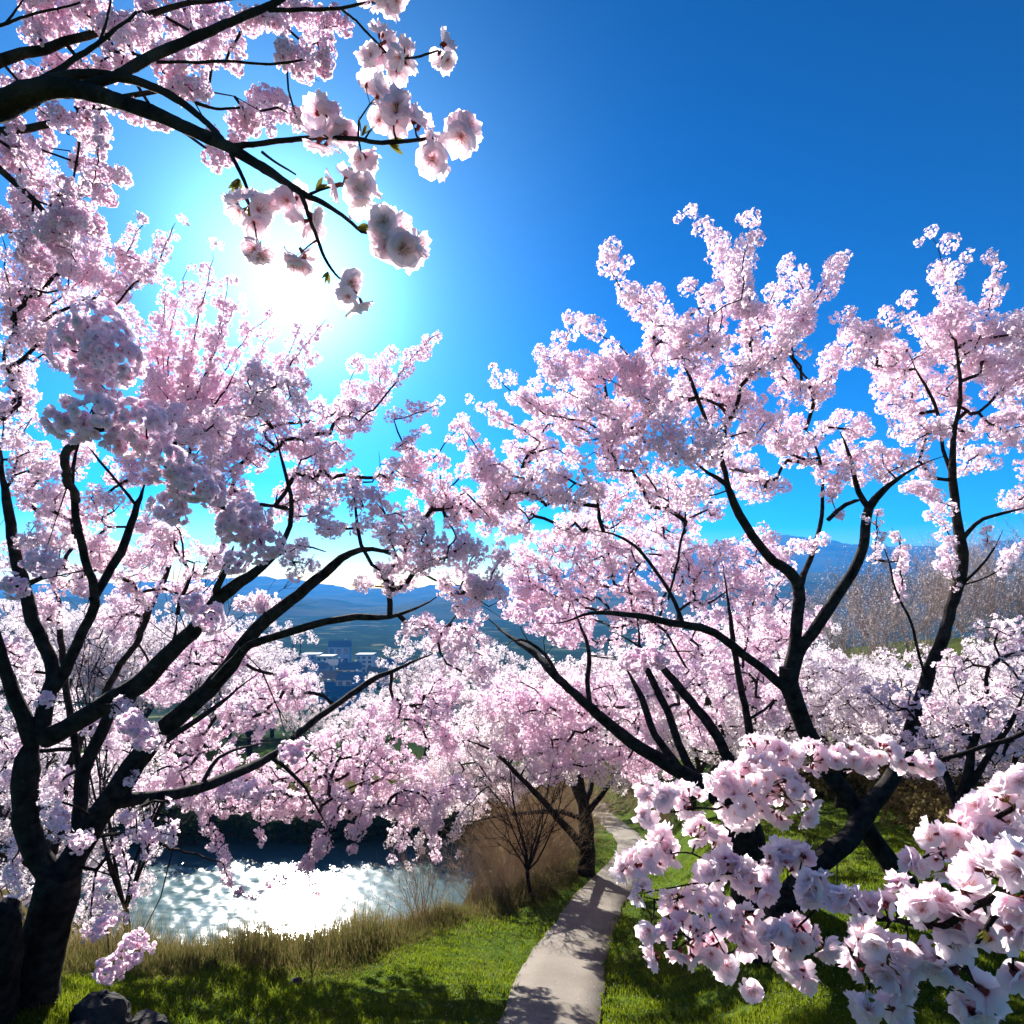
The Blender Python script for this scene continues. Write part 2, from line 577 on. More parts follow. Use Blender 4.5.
# ------------------------------------------------------------------ tree builder
class Tree:
    def __init__(s, root, base, bark='bark'):
        s.root, s.base, s.bark = root, np.asarray(base, float), bark
        s.N, s.par, s.pl, s.lr, s.limbflag = [], [], [], [], []
        s.puffs = []
        s.r0 = 0.0046

    def arr(s):
        return np.array(s.N)

    def limb3(s, pts, name='limb', sides=8, step=0.12, rough=0.07, wob=0.012):
        """pts rows (x, y, z, r)"""
        q = spline(pts, step)
        n = len(q)
        w = rng.normal(0, 1, (n, 3))
        w = (w + np.roll(w, 1, 0) + np.roll(w, 2, 0) + np.roll(w, -1, 0)) / 2
        fade = np.minimum(np.arange(n), 3)[:, None] / 3
        q[:, :3] += w * wob * fade
        a = Acc()
        if name != 'trunk':
            q[:, 3] *= np.interp(np.linspace(0, 1, n), [0, 0.72, 1], [1, 1, 0.22])
        tube(a, q[:, :3], np.maximum(q[:, 3], 0.003), sides, 0, rough)
        o = a.build(name, [s.bark], s.root, s.base, True, False)
        if s.N:
            A = s.arr()
            d = np.linalg.norm(A - q[0, :3], axis=1)
            p = int(d.argmin())
            pl = s.pl[p]
        else:
            p, pl = -1, 0.0
        for i in range(n):
            if i:
                pl += np.linalg.norm(q[i, :3] - q[i - 1, :3])
            s.N.append(q[i, :3])
            s.par.append(p)
            s.pl.append(pl)
            s.lr.append(q[i, 3])
            s.limbflag.append(True)
            p = len(s.N) - 1
        return o

    def limb(s, pts, d, name='limb', **kw):
        """pts rows (px, py, width px[, depth offset])"""
        rows = []
        for t in pts:
            dd = d + (t[3] if len(t) > 3 else 0.0)
            rows.append((*P(t[0], t[1], dd), 0.44 * t[2] / FPX * dd))
        return s.limb3(rows, name, **kw)

    def _node(s, p, par):
        s.N.append(np.asarray(p, float))
        s.pl.append(s.pl[par] + np.linalg.norm(s.N[-1] - s.N[par]))
        s.par.append(par)
        s.lr.append(0)
        s.limbflag.append(False)
        return len(s.N) - 1

    def link(s, p, par, sag=0.08):
        a, b = s.N[par], np.asarray(p, float)
        L = np.linalg.norm(b - a)
        k = int(L / 0.22)
        cur = par
        off = rng.normal(0, 1, 3) * sag * L
        new = []
        for i in range(1, k + 1):
            t = i / (k + 1)
            cur = s._node(a + (b - a) * t + off * 4 * t * (1 - t) * 0.5 + rng.normal(0, 0.012, 3) * min(1, L), cur)
            new.append(cur)
        cur = s._node(b, cur)
        new.append(cur)
        return cur, new

    def grow(s, pts, w=0.22, sag=0.08):
        """joins every point to the nearest wood, shortest first"""
        pts = np.asarray(pts, float)
        n = len(pts)
        if n == 0:
            return
        A, PL = s.arr(), np.array(s.pl)
        best = np.full(n, 1e9)
        bi = np.zeros(n, int)
        for i in range(0, len(A), 400):
            D = np.linalg.norm(pts[:, None] - A[None, i:i + 400], axis=2) + w * PL[None, i:i + 400]
            j = D.argmin(1)
            v = D[np.arange(n), j]
            q = v < best
            best[q], bi[q] = v[q], j[q] + i
        left = np.ones(n, bool)
        for _ in range(n):
            k = int(np.where(left, best - 0.0, 1e9).argmin())
            left[k] = False
            cur, new = s.link(pts[k], int(bi[k]), sag)
            for nd in new:
                D = np.linalg.norm(pts - s.N[nd], axis=1) + w * s.pl[nd]
                q = left & (D < best)
                best[q], bi[q] = D[q], nd

    def chain(s, pts, w=0.25):
        """a twig running along pts, its base joined to the nearest wood"""
        A, PL = s.arr(), np.array(s.pl)
        c = np.linalg.norm(A - pts[0], axis=1) + w * (PL - PL.min())
        cur, _ = s.link(pts[0], int(c.argmin()), 0.12)
        for p in pts[1:]:
            cur = s._node(p, cur)

    def blobs(s, rows, d, puff=(0.085, 0.14), cov=1.1, depth=1.0, spread=0.6, flat=1.0):
        """rows (px, py, rx px[, ry px[, depth offset]]): rounded masses of blossom"""
        out = []
        for t in rows:
            rx = t[2]
            ry = t[3] if len(t) > 3 else rx
            off = t[4] if len(t) > 4 else rng.normal(0, spread)
            dd = d + off
            R = math.sqrt(rx * ry) / FPX * dd
            rp = 0.5 * (puff[0] + puff[1])
            n = max(2, int(cov * (R / rp) ** 2 * 1.65))
            q = sphere_dirs(n) * (rng.uniform(0, 1, n) ** (1 / 2.6))[:, None]
            for e in q:
                dj = dd + e[1] * R * depth
                out.append((*P(t[0] + e[0] * rx, t[1] + e[2] * ry, dj), rng.uniform(*puff)))
        out = np.array(out)
        s.grow(out[:, :3])
        s.puffs.append(out[rng.uniform(0, 1, len(out)) < 0.8])

    def arms(s, rows, d, gap=0.8, spread=0.5, jit=0.35):
        """rows (base px, py, ..., tip px, py, r px): twigs strung with blossom, base first"""
        for t in rows:
            r = t[-1]
            xy = np.array(t[:-1], float).reshape(-1, 2)
            dd = d + rng.normal(0, spread)
            tilt = rng.normal(0, 0.25)
            L = np.concatenate([[0], np.cumsum(np.linalg.norm(np.diff(xy, axis=0), axis=1))])
            n = max(3, int(L[-1] / (r * gap)))
            f = np.linspace(0, 1, n)
            x, y = np.interp(f * L[-1], L, xy[:, 0]), np.interp(f * L[-1], L, xy[:, 1])
            dep = dd + tilt * f
            pts = np.array([P(a, b, c) for a, b, c in zip(x, y, dep)])
            rm = 1.12 * r / FPX * dd
            s.chain(pts + rng.normal(0, 0.1 * rm, pts.shape))
            pr = rm * rng.uniform(0.6, 1.05, n) * np.interp(f, [0, 0.5, 1], [0.9, 1.0, 0.72])
            keep = rng.uniform(0, 1, n) < 0.94
            pp = np.column_stack([pts + np.clip(rng.normal(0, jit * rm, pts.shape), -0.6 * rm, 0.6 * rm), pr])[keep]
            s.puffs.append(pp)
            extra = pp[rng.uniform(0, 1, len(pp)) < 0.5].copy()
            extra[:, :3] += np.clip(rng.normal(0, 0.5 * rm, (len(extra), 3)), -0.8 * rm, 0.8 * rm)
            extra[:, 3] *= 0.7
            if len(extra):
                s.puffs.append(extra)

    def twigs_to(s, acc, mat, rmax=0.03, sides=4, tip=None):
        n = len(s.N)
        cnt = np.ones(n)
        kids = [[] for _ in range(n)]
        for i in range(n - 1, -1, -1):
            p = s.par[i]
            if p >= 0:
                if not s.limbflag[i]:
                    cnt[p] += cnt[i] if not s.limbflag[p] else 0
                kids[p].append(i)
        rad = np.minimum(s.r0 * cnt ** 0.45, rmax)
        done = set()
        for i in range(n):
            if s.limbflag[i] or i in done:
                continue
            ch = [s.par[i], i]
            done.add(i)
            c = i
            while True:
                k = [q for q in kids[c] if not s.limbflag[q] and q not in done]
                if not k:
                    break
                c = max(k, key=lambda q: cnt[q])
                ch.append(c)
                done.add(c)
            pts = np.array([s.N[q] for q in ch])
            r = rad[ch].copy()
            r[0] = r[1]
            if s.limbflag[ch[0]]:
                r[0] = min(r[1] * 1.25, max(s.lr[ch[0]], r[1]))
            r[-1] *= 0.6
            tube(acc, pts, r, sides, mat)

    def crown(s, flower_r, templates, dens=1.0, petal='petal', pink=0.35, name='crown', rmax=0.03, sides=4):
        a = Acc()
        pf = np.concatenate([np.asarray(p).reshape(-1, 4) for p in s.puffs])
        puffs_to(a, pf, flower_r, templates, dens, 0, pink)
        s.twigs_to(a, 1, rmax, sides)
        return a.build(name, [petal, 'twig'], s.root, s.base, False)


# ------------------------------------------------------------------ terrain
CTRL = []
for t in ((550, 1024, 7.1), (562, 971, 9.1), (583, 928, 12.2), (597, 896, 14.7), (614, 880, 17.0), (634, 858, 20.5), (627, 840, 24.5), (603, 817, 34),
          # ground towards the trees on the path's other side
          (905, 885, 9.0), (775, 935, 8.0), (755, 905, 9.5), (800, 1024, 6.0), (1000, 1024, 5.5), (1100, 1024, 5.5), (1024, 880, 10), (700, 838, 17),
          (870, 850, 11.5), (1000, 800, 16), (900, 745, 25), (1100, 790, 16), (1024, 700, 30), (950, 645, 50), (1040, 632, 60), (800, 665, 52),
          (680, 745, 34), (700, 690, 60), (660, 824, 24), (1150, 640, 50), (680, 960, 9.0), (660, 1000, 7.5),
          # lawn and bank on the lake side
          (30, 1005, 6.3), (200, 1024, 6.8), (350, 1024, 7.0), (-100, 985, 7.0), (100, 967, 9.0), (250, 960, 9.4), (370, 945, 10.2), (450, 911, 12.0), (540, 886, 15.0), (572, 866, 17.5), (596, 848, 22),
          (-60, 965, 9.5), (0, 905, 14), (-20, 868, 20), (-30, 835, 30), (-80, 880, 16), (-120, 800, 30),
          (500, 880, 19), (540, 850, 23), (480, 868, 27), (505, 838, 37), (560, 815, 36), (585, 790, 47)):
    CTRL.append(P(*t))
for t in ((0, 0, -1.7), (-3, 0, -2.6), (3, 0, -1.6), (0, 3, -3.4), (-5, 3, -4.4), (4, 3, -2.9), (0, -8, -0.8), (-12, -5, -3.5), (12, -5, -0.8), (14, 8, -5.5),
          (-8, 16, -12), (-4.5, 17, -13), (-1.5, 20, -13.5), (-14, 21, -16.6), (-8, 21, -16.2), (-4, 24, -17.2), (-1.5, 30, -17.6), (-18, 28, -19), (-10, 30, -20), (-5, 33, -20), (-3, 38, -18.3),
          (-16, 38, -19), (-9, 38, -19), (-36, 26, -15.6), (-34, 43, -15.6), (-24, 32, -19), (-24, 38, -19), (-20, 25, -17.8), (-28, 30, -18.5), (-30, 36, -18), (-22, 43.5, -15.8), (-16, 43.5, -15.8), (-9, 43.5, -15.8), (-4, 43.5, -15.8), (0, 45, -15.4),
          (-30, 60, -17), (-15, 60, -17), (0, 60, -17), (12, 75, -14), (25, 80, -8), (40, 80, -6), (40, 50, -4), (40, 25, -5), (-45, 25, -12), (-45, 50, -14)):
    CTRL.append(np.array(t, float))
CTRL = np.array(CTRL)
_D = np.linalg.norm(CTRL[:, None, :2] - CTRL[None, :, :2], axis=2)
_n = len(CTRL)
_A = np.zeros((_n + 3, _n + 3))
_A[:_n, :_n] = _D + np.eye(_n) * -0.08
_A[:_n, _n] = 1
_A[:_n, _n + 1:] = CTRL[:, :2]
_A[_n:, :_n] = _A[:_n, _n:].T
_W = np.linalg.solve(_A, np.concatenate([CTRL[:, 2], np.zeros(3)]))


def smooth(a, b, x):
    t = np.clip((x - a) / (b - a), 0, 1)
    return t * t * (3 - 2 * t)


# the path's middle line, which the ground follows
PATH = spline([P(*t) for t in ((530, 1120, 4.9), (550, 1024, 7.1), (562, 971, 9.1), (583, 928, 12.2), (598, 900, 14.6), (618, 878, 17.6), (633, 858, 20.8), (632, 842, 24.5), (616, 826, 30), (603, 815, 36), (600, 803, 44))], 0.25)
for _ in range(60):
    PATH[1:-1] = 0.25 * PATH[:-2] + 0.5 * PATH[1:-1] + 0.25 * PATH[2:]
PATH = PATH[:, :3]


def ground(X, Y):
    X, Y = np.atleast_1d(np.asarray(X, float)), np.atleast_1d(np.asarray(Y, float))
    cx, cy = np.clip(X, -50, 50), np.clip(Y, -12, 85)
    z = np.zeros(X.shape)
    for i in range(0, X.size, 20000):
        q = np.hypot(cx.ravel()[i:i + 20000, None] - CTRL[None, :, 0], cy.ravel()[i:i + 20000, None] - CTRL[None, :, 1])
        z.ravel()[i:i + 20000] = q @ _W[:_n] + _W[_n] + cx.ravel()[i:i + 20000] * _W[_n + 1] + cy.ravel()[i:i + 20000] * _W[_n + 2]
    far = np.interp(Y, [60, 250, 500, 900, 6000], [-20, -52, -60, -62, -62])
    k = smooth(55, 130, np.maximum(Y, np.abs(X) * 1.3))
    z = z * (1 - k) + far * k
    bump = 0.05 * np.sin(X * 1.7 + 0.6 * Y) * np.sin(Y * 1.3) + 0.03 * np.sin(X * 4.1 + 1) * np.sin(Y * 3.7)
    z = z + bump * smooth(2, 5, Y) * (1 - k) * (1 - smooth(14, 22, Y))
    near = np.flatnonzero((np.abs(X) < 8).ravel() & (Y > 3).ravel() & (Y < 47).ravel())
    for i in range(0, len(near), 20000):
        q = near[i:i + 20000]
        D = np.hypot(X.ravel()[q][:, None] - PATH[None, ::2, 0], Y.ravel()[q][:, None] - PATH[None, ::2, 1])
        m_ = D.argmin(1)
        w_ = 1 - smooth(0.75, 3.2, D[np.arange(len(q)), m_])
        z.ravel()[q] = z.ravel()[q] * (1 - w_) + (PATH[::2, 2][m_] - 0.02) * w_
    return z


EDGE_X = [-30, -10, -7.3, -6.2, -4.1, -2.4, -1.24, 0.7, 1.75, 2.9, 4.5, 7, 40]
EDGE_Y = [9, 8.7, 8.6, 9.0, 9.4, 10.2, 12, 15, 17.5, 22, 36, 60, 200]


def edge_y(x):
    return np.interp(x, EDGE_X, EDGE_Y)


def sinh_axis(lo, hi, n, near):
    a, b = math.asinh(lo / near), math.asinh(hi / near)
    return near * np.sinh(np.linspace(a, b, n))


gx = sinh_axis(-4500, 4500, 300, 6.0)
gy = 12 + sinh_axis(-60, 4800, 300, 7.0)
GX, GY = np.meshgrid(gx, gy)
GZ = ground(GX, GY)
nx, ny = len(gx), len(gy)
i = np.arange(ny - 1)[:, None] * nx
j = np.arange(nx - 1)[None]
acc = Acc()
acc.add(np.stack([GX, GY, GZ], -1), np.stack([i + j, i + j + 1, i + nx + j + 1, i + nx + j], -1))
terrain = acc.build('terrain', ['ground'], smooth=True)
tag(terrain, kind='structure')
dryv = smooth(-0.5, 0.9, GY - edge_y(GX)) * (1 - smooth(45, 60, GY)) + 0.35 * smooth(20, 45, GY) * smooth(3, 10, GX)
valv = smooth(46, 75, np.maximum(GY, np.abs(GX) * 1.2))
for nm, ar in (("dry", dryv), ("valley", valv)):
    a = terrain.data.attributes.new(nm, 'FLOAT', 'POINT')
    a.data.foreach_set("value", np.clip(ar, 0, 1).astype(np.float32).ravel())

# lake
wx, wy = np.arange(-46, 6.01, 0.13), np.arange(17, 46.01, 0.12)
WX, WY = np.meshgrid(wx, wy)
WZ = np.zeros(WX.shape)
for _ in range(32):                                   # wind ripples
    lam = 0.32 * 2.4 ** rng.uniform(0, 1.4)
    th = rng.normal(1.25, 0.75)
    WZ += lam * 0.0050 * np.sin(6.283 / lam * (WX * math.cos(th) + WY * math.sin(th)) + rng.uniform(0, 6.28) + 0.8 * np.sin(WX * 0.3 + rng.uniform(0, 6)))
WZ *= 0.6 + 0.5 * np.sin(WX * 0.21 + 0.9 * np.sin(WY * 0.33)) * np.sin(WY * 0.27 + WX * 0.1)
i = np.arange(len(wy) - 1)[:, None] * len(wx)
j = np.arange(len(wx) - 1)[None]
acc = Acc()
acc.add(np.stack([WX, WY, WZ - 17], -1), np.stack([i + j, i + j + 1, i + len(wx) + j + 1, i + len(wx) + j], -1))
tag(acc.build('lake_water', ['water'], attrs=False), kind='structure')

# path
tg = norm(np.gradient(PATH[:, :2], axis=0))
sd = np.stack([tg[:, 1], -tg[:, 0]], -1)
lat = np.array([-0.62, -0.60, -0.3, 0, 0.3, 0.60, 0.62])
dz = np.array([-0.12, 0.035, 0.045, 0.05, 0.045, 0.035, -0.12])
wig = np.zeros((len(PATH), 7))
wig[:, 0] = wig[:, 1] = np.convolve(rng.normal(0, 0.03, len(PATH)), [.3, .4, .3], 'same')
wig[:, 5] = wig[:, 6] = np.convolve(rng.normal(0, 0.03, len(PATH)), [.3, .4, .3], 'same')
L = lat[None] + wig
PX, PY = PATH[:, None, 0] + sd[:, None, 0] * L, PATH[:, None, 1] + sd[:, None, 1] * L
PZ = np.maximum(np.repeat(PATH[:, 2:3], 7, 1), ground(PX, PY) * 0.5 + PATH[:, 2:3] * 0.5) + dz[None]
n = len(PATH)
i = np.arange(n - 1)[:, None] * 7
j = np.arange(6)[None]
acc = Acc()
acc.add(np.stack([PX, PY, PZ], -1), np.stack([i + j, i + j + 1, i + 8 + j, i + 7 + j], -1))
tag(acc.build('path', ['path'], attrs=False), kind='structure')


# mountains and the valley's far side
def ridge(name, ypos, depth, xs, tops, base, rough, seed, nx=260, ny=50):
    r = np.random.default_rng(seed)
    X = np.linspace(xs[0], xs[-1], nx)
    Yf = np.linspace(0, 1, ny)
    GX, T = np.meshgrid(X, Yf)
    top = np.interp(X, xs, tops)
    nz = np.zeros_like(GX)
    for o in range(6):
        k = 2.0 ** o / 700
        a, b, c = r.uniform(0, 6.28, 3)
        th = r.uniform(0, 3.1)
        nz += np.sin((GX * math.cos(th) + T * depth * math.sin(th)) * k * 6.28 + a) * np.sin((GX * -math.sin(th) + T * depth * math.cos(th)) * k * 5 + b) / 1.75 ** o
    prof = np.sin(np.pi * np.minimum(T * 0.62, 0.62)) ** 1.2
    Z = base + (top[None] - base) * prof / prof.max() + nz * rough * np.minimum(1, T * 4) * (0.3 + prof)
    GY = ypos + T * depth
    i = np.arange(ny - 1)[:, None] * nx
    j = np.arange(nx - 1)[None]
    a = Acc()
    a.add(np.stack([GX, GY, Z], -1), np.stack([i + j, i + j + 1, i + nx + j + 1, i + nx + j], -1))
    return tag(a.build(name, ['hill'], attrs=False), kind='structure')


# tops given as picture rows, turned into heights at the crest's distance
def tops(rows, d):
    return [(x - 512) / FPX * d for x, y in rows], [(HY - y) / FPX * d for x, y in rows]


xs, tp = tops([(-500, 560), (-100, 585), (60, 588), (150, 582), (250, 578), (330, 592), (480, 585), (560, 572), (640, 560), (740, 542), (795, 533), (850, 538), (905, 549), (960, 543), (1040, 541), (1500, 530)], 3600)
ridge('mountains', 2300, 2100, xs, tp, -75, 14, 3)
xs, tp = tops([(-500, 590), (0, 600), (120, 596), (250, 602), (340, 608), (480, 603), (600, 596), (760, 575), (860, 572), (940, 578), (1040, 569), (1500, 560)], 1700)
ridge('hills', 1050, 1050, xs, tp, -75, 9, 5)

# ------------------------------------------------------------------ haze
hz = Acc()
X0, X1, Y0, Y1, Z0, Z1 = -9500, 9500, -60, 5200, -90, 390
hz.add([(X0, Y0, Z0), (X1, Y0, Z0), (X1, Y1, Z0), (X0, Y1, Z0), (X0, Y0, Z1), (X1, Y0, Z1), (X1, Y1, Z1), (X0, Y1, Z1)],
       [(0, 3, 2, 1), (4, 5, 6, 7), (0, 1, 5, 4), (1, 2, 6, 5), (2, 3, 7, 6), (3, 0, 4, 7)])
m = Mat('haze_air')
pv = m.node("ShaderNodeVolumePrincipled")
pv.inputs["Color"].default_value = (0.05, 0.36, 1.0, 1)
pv.inputs["Density"].default_value = 0.00020
pv.inputs["Anisotropy"].default_value = 0.1
m.l.new(pv.outputs[0], m.out.inputs["Volume"])
M['haze'] = m.m
HAZE = True
if HAZE:
    tag(hz.build('haze', ['haze'], smooth=False, attrs=False), kind='stuff')

# ------------------------------------------------------------------ town in the valley
def house(px, d, w, dp, h, wall, roof, label, gable=True, rot=0.0, win=(3, 2)):
    x = (px - 512) / FPX * d
    z = float(ground([x], [d])[0]) - 0.3
    root = empty('house' if gable else 'apartment_block', (x, d, z), label, 'building', 'buildings of the valley town')
    root.rotation_euler = (0, 0, rot)
    a = Acc()
    hw, hd = w / 2, dp / 2
    a.add([(-hw, -hd, 0), (hw, -hd, 0), (hw, hd, 0), (-hw, hd, 0), (-hw, -hd, h), (hw, -hd, h), (hw, hd, h), (-hw, hd, h)],
          [(0, 1, 5, 4), (1, 2, 6, 5), (2, 3, 7, 6), (3, 0, 4, 7), (4, 5, 6, 7)])
    a.build('wall', [wall], root, smooth=False, attrs=False)
    a = Acc()
    e = 0.5
    if gable:
        rh = w * 0.30
        a.add([(-hw - e, -hd - e, h + .01), (hw + e, -hd - e, h + .01), (hw + e, hd + e, h + .01), (-hw - e, hd + e, h + .01), (-hw - e, 0, h + rh), (hw + e, 0, h + rh), (-hw - e, 0, h + .01), (hw + e, 0, h + .01)],
              [(0, 1, 5, 4), (2, 3, 4, 5), (0, 4, 3, 6), (1, 7, 2, 5), (0, 3, 2, 1)])
    else:
        a.add([(-hw - .2, -hd - .2, h + .01), (hw + .2, -hd - .2, h + .01), (hw + .2, hd + .2, h + .01), (-hw - .2, hd + .2, h + .01),
               (-hw - .2, -hd - .2, h + .9), (hw + .2, -hd - .2, h + .9), (hw + .2, hd + .2, h + .9), (-hw - .2, hd + .2, h + .9)],
              [(0, 1, 5, 4), (1, 2, 6, 5), (2, 3, 7, 6), (3, 0, 4, 7), (4, 5, 6, 7), (0, 3, 2, 1)])
    ro = a.build('roof', [roof], root, smooth=False, attrs=False)
    if gable:
        a = Acc()
        cx_ = hw * 0.5
        a.add([(cx_ - .5, .6, h), (cx_ + .5, .6, h), (cx_ + .5, 1.6, h), (cx_ - .5, 1.6, h), (cx_ - .5, .6, h + rh + 1), (cx_ + .5, .6, h + rh + 1), (cx_ + .5, 1.6, h + rh + 1), (cx_ - .5, 1.6, h + rh + 1)],
              [(0, 1, 5, 4), (1, 2, 6, 5), (2, 3, 7, 6), (3, 0, 4, 7), (4, 5, 6, 7)])
        a.build('chimney', [wall], ro, smooth=False, attrs=False)
    nw, nf = win
    for f in range(nf):
        for k in range(nw):
            cx = -hw + w * (k + 0.5) / nw
            cz = h * (f + 0.55) / nf
            ww, wh = w / nw * 0.28, h / nf * 0.30
            a = Acc()
            y0 = -hd - 0.06
            a.add([(cx - ww, y0, cz - wh), (cx + ww, y0, cz - wh), (cx + ww, y0, cz + wh), (cx - ww, y0, cz + wh),
                   (cx - ww, -hd, cz - wh), (cx + ww, -hd, cz - wh), (cx + ww, -hd, cz + wh), (cx - ww, -hd, cz + wh)],
                  [(0, 1, 2, 3), (0, 4, 5, 1), (1, 5, 6, 2), (2, 6, 7, 3), (3, 7, 4, 0)])
            a.build('window', ['window'], root, smooth=False, attrs=False)


house(312, 440, 13, 12, 11, 'wall_blue', 'roof_slate', 'blue block with flat slate roof on the higher terrace of the town', False, 0.1, (4, 3))
house(327, 436, 12, 12, 10, 'wall_tan', 'roof_slate', 'tan flat-roofed block beside the blue block on the higher terrace', False, 0.0, (3, 3))
house(303, 385, 10, 12, 8, 'wall_grey', 'roof_slate', 'grey gabled house below the blue block', True, 0.2)
house(318, 372, 11, 12, 8, 'wall_blue', 'roof_slate', 'low blue gabled house in the middle of the town', True, 0.0)
house(335, 388, 10, 12, 9, 'wall_blue', 'roof_slate', 'taller blue house with steep slate gable', True, -0.1)
house(350, 366, 13, 12, 8, 'wall_tan', 'roof_slate', 'wide tan house with slate gable at the town edge', True, 0.1)
house(331, 330, 12, 12, 7, 'wall_tan', 'roof_tile', 'tan house with brown tiled roof low in the town', True, -0.2)
house(351, 322, 12, 12, 7, 'wall_grey', 'roof_slate', 'grey house with slate roof nearest the lake', True, 0.0)
house(366, 425, 12, 12, 12, 'wall_grey', 'roof_slate', 'grey flat-roofed block under the thin branch', False, 0.0, (3, 4))
house(385, 400, 11, 12, 8, 'wall_white', 'roof_slate', 'white gabled house with slate roof apart from the town', True, 0.3)
house(402, 410, 12, 12, 7, 'wall_tan', 'roof_tile', 'tan house with tiled roof at the end of the town', True, 0.0)
house(430, 380, 12, 12, 8, 'wall_blue', 'roof_slate', 'lone blue house beyond the spreading cherry', True, -0.2)
for q_ in ((283, 300, 11, 7, 'wall_tan', 'roof_tile', 'tan house with tiled roof below the thick limb'), (300, 285, 10, 6, 'wall_grey', 'roof_slate', 'small grey house beside a tan one low in the valley'),
           (322, 280, 11, 7, 'wall_white', 'roof_slate', 'white house with slate roof low in the valley beyond the lake'), (346, 272, 12, 6, 'wall_blue', 'roof_slate', 'broad low blue house just above the far-bank cherries'),
           (364, 300, 10, 7, 'wall_tan', 'roof_slate', 'narrow tan house beneath the thin hanging branch'), (378, 345, 11, 8, 'wall_grey', 'roof_tile', 'grey house with tiled roof next to the narrow tan one'),
           (340, 470, 16, 15, 'wall_blue', 'roof_slate', 'tall dark-blue house behind the rest of the town'), (296, 350, 11, 8, 'wall_blue', 'roof_slate', 'blue house standing below the grey gabled one')):
    house(q_[0], q_[1], q_[2], 10, q_[3], q_[4], q_[5], q_[6], True, 0.15 * math.sin(q_[0]))
house(290, 420, 11, 12, 9, 'wall_white', 'roof_tile', 'white house with tiled roof behind the thick limb', True, 0.0)

# ------------------------------------------------------------------ generic trees (prototypes, then copies)
def grove_tree(name, loc, scale, rotz, label, group, H, R, nl, seed, dens, petal='petal_far', n_att=330, puff=(0.16, 0.28), fl=0.062, low=0.30):
    global rng
    keep, rng = rng, np.random.default_rng(seed)
    root = empty(name, (0, 0, 0), label, 'tree', group)
    t = Tree(root, (0, 0, 0))
    t.r0 = 0.0085
    th = 0.24 * H
    lean = rng.normal(0, 0.05 * H, 2)
    t.limb3([(0, 0, -0.5, 0.036 * H), (0, 0, 0.05 * H, 0.028 * H), (lean[0] * .5, lean[1] * .5, th * .6, 0.024 * H), (lean[0], lean[1], th, 0.022 * H)], 'trunk', 10, 0.3, 0.1, 0.02)
    for k in range(nl):
        a = 6.283 * k / nl + rng.normal(0, 0.25)
        c, s_ = math.cos(a), math.sin(a)
        up = rng.uniform(0.66, 0.86)
        rr = R * rng.uniform(0.45, 0.75)
        z0 = th * rng.uniform(0.75, 1.0)
        t.limb3([(lean[0], lean[1], z0, 0.014 * H), (lean[0] + c * rr * .35, lean[1] + s_ * rr * .35, th + (up * H - th) * .35, 0.011 * H),
                 (lean[0] + c * rr * .7, lean[1] + s_ * rr * .7, th + (up * H - th) * .6, 0.008 * H), (lean[0] + c * rr, lean[1] + s_ * rr, up * H, 0.004 * H)], 'limb', 6, 0.3, 0.06, 0.06)
    q = sphere_dirs(n_att) * (rng.uniform(0.12, 1, n_att) ** (1 / 2.2))[:, None]
    lump = 1 + 0.13 * np.sin(3 * np.arctan2(q[:, 1], q[:, 0]) + 1.3 * seed) + 0.1 * np.sin(5 * q[:, 2] + 2 * q[:, 0])
    q *= lump[:, None]
    zc, zr = (low + 1) * 0.5 * H, (1 - low) * 0.5 * H
    pts = np.column_stack([lean[0] + q[:, 0] * R, lean[1] + q[:, 1] * R, zc + q[:, 2] * zr * np.where(q[:, 2] < 0, 0.85, 1)])
    t.grow(pts, 0.22, 0.1)
    t.puffs.append(np.column_stack([pts, rng.uniform(puff[0], puff[1], n_att)]))
    t.crown(fl, [TUFT], dens, petal, 0.25, rmax=0.012 * H, sides=3)
    rng = keep
    return root


def put(root, first, px, d, scale, rotz, label, group, dzz=0.0):
    x = (px - 512) / FPX * d
    loc = (x, d, float(ground([x], [d])[0]) + dzz)
    if first:
        root.location = loc
        root.rotation_euler = (0, 0, rotz)
        root.scale = (scale,) * 3
        root["label"] = label
        if group:
            root["group"] = group
        return root
    return copy_tree(root, loc, rotz, scale, label, group)


G = 'blossoming cherries of the grove'
protos = [grove_tree('cherry_tree', 0, 1, 0, 'x', G, 7.5, 4.2, 6, 21, 0.7), grove_tree('cherry_tree', 0, 1, 0, 'x', G, 8.5, 3.6, 5, 22, 0.7),
          grove_tree('cherry_tree', 0, 1, 0, 'x', G, 6.0, 3.6, 6, 23, 0.7), grove_tree('cherry_tree', 0, 1, 0, 'x', G, 7.0, 4.6, 7, 24, 0.65)]
used = set()
far_bank = 'pale pink cherry in the row standing on the lake\'s far bank'
grove = 'pink cherry massed with others on the lower slope beyond the two dark crossing trunks'
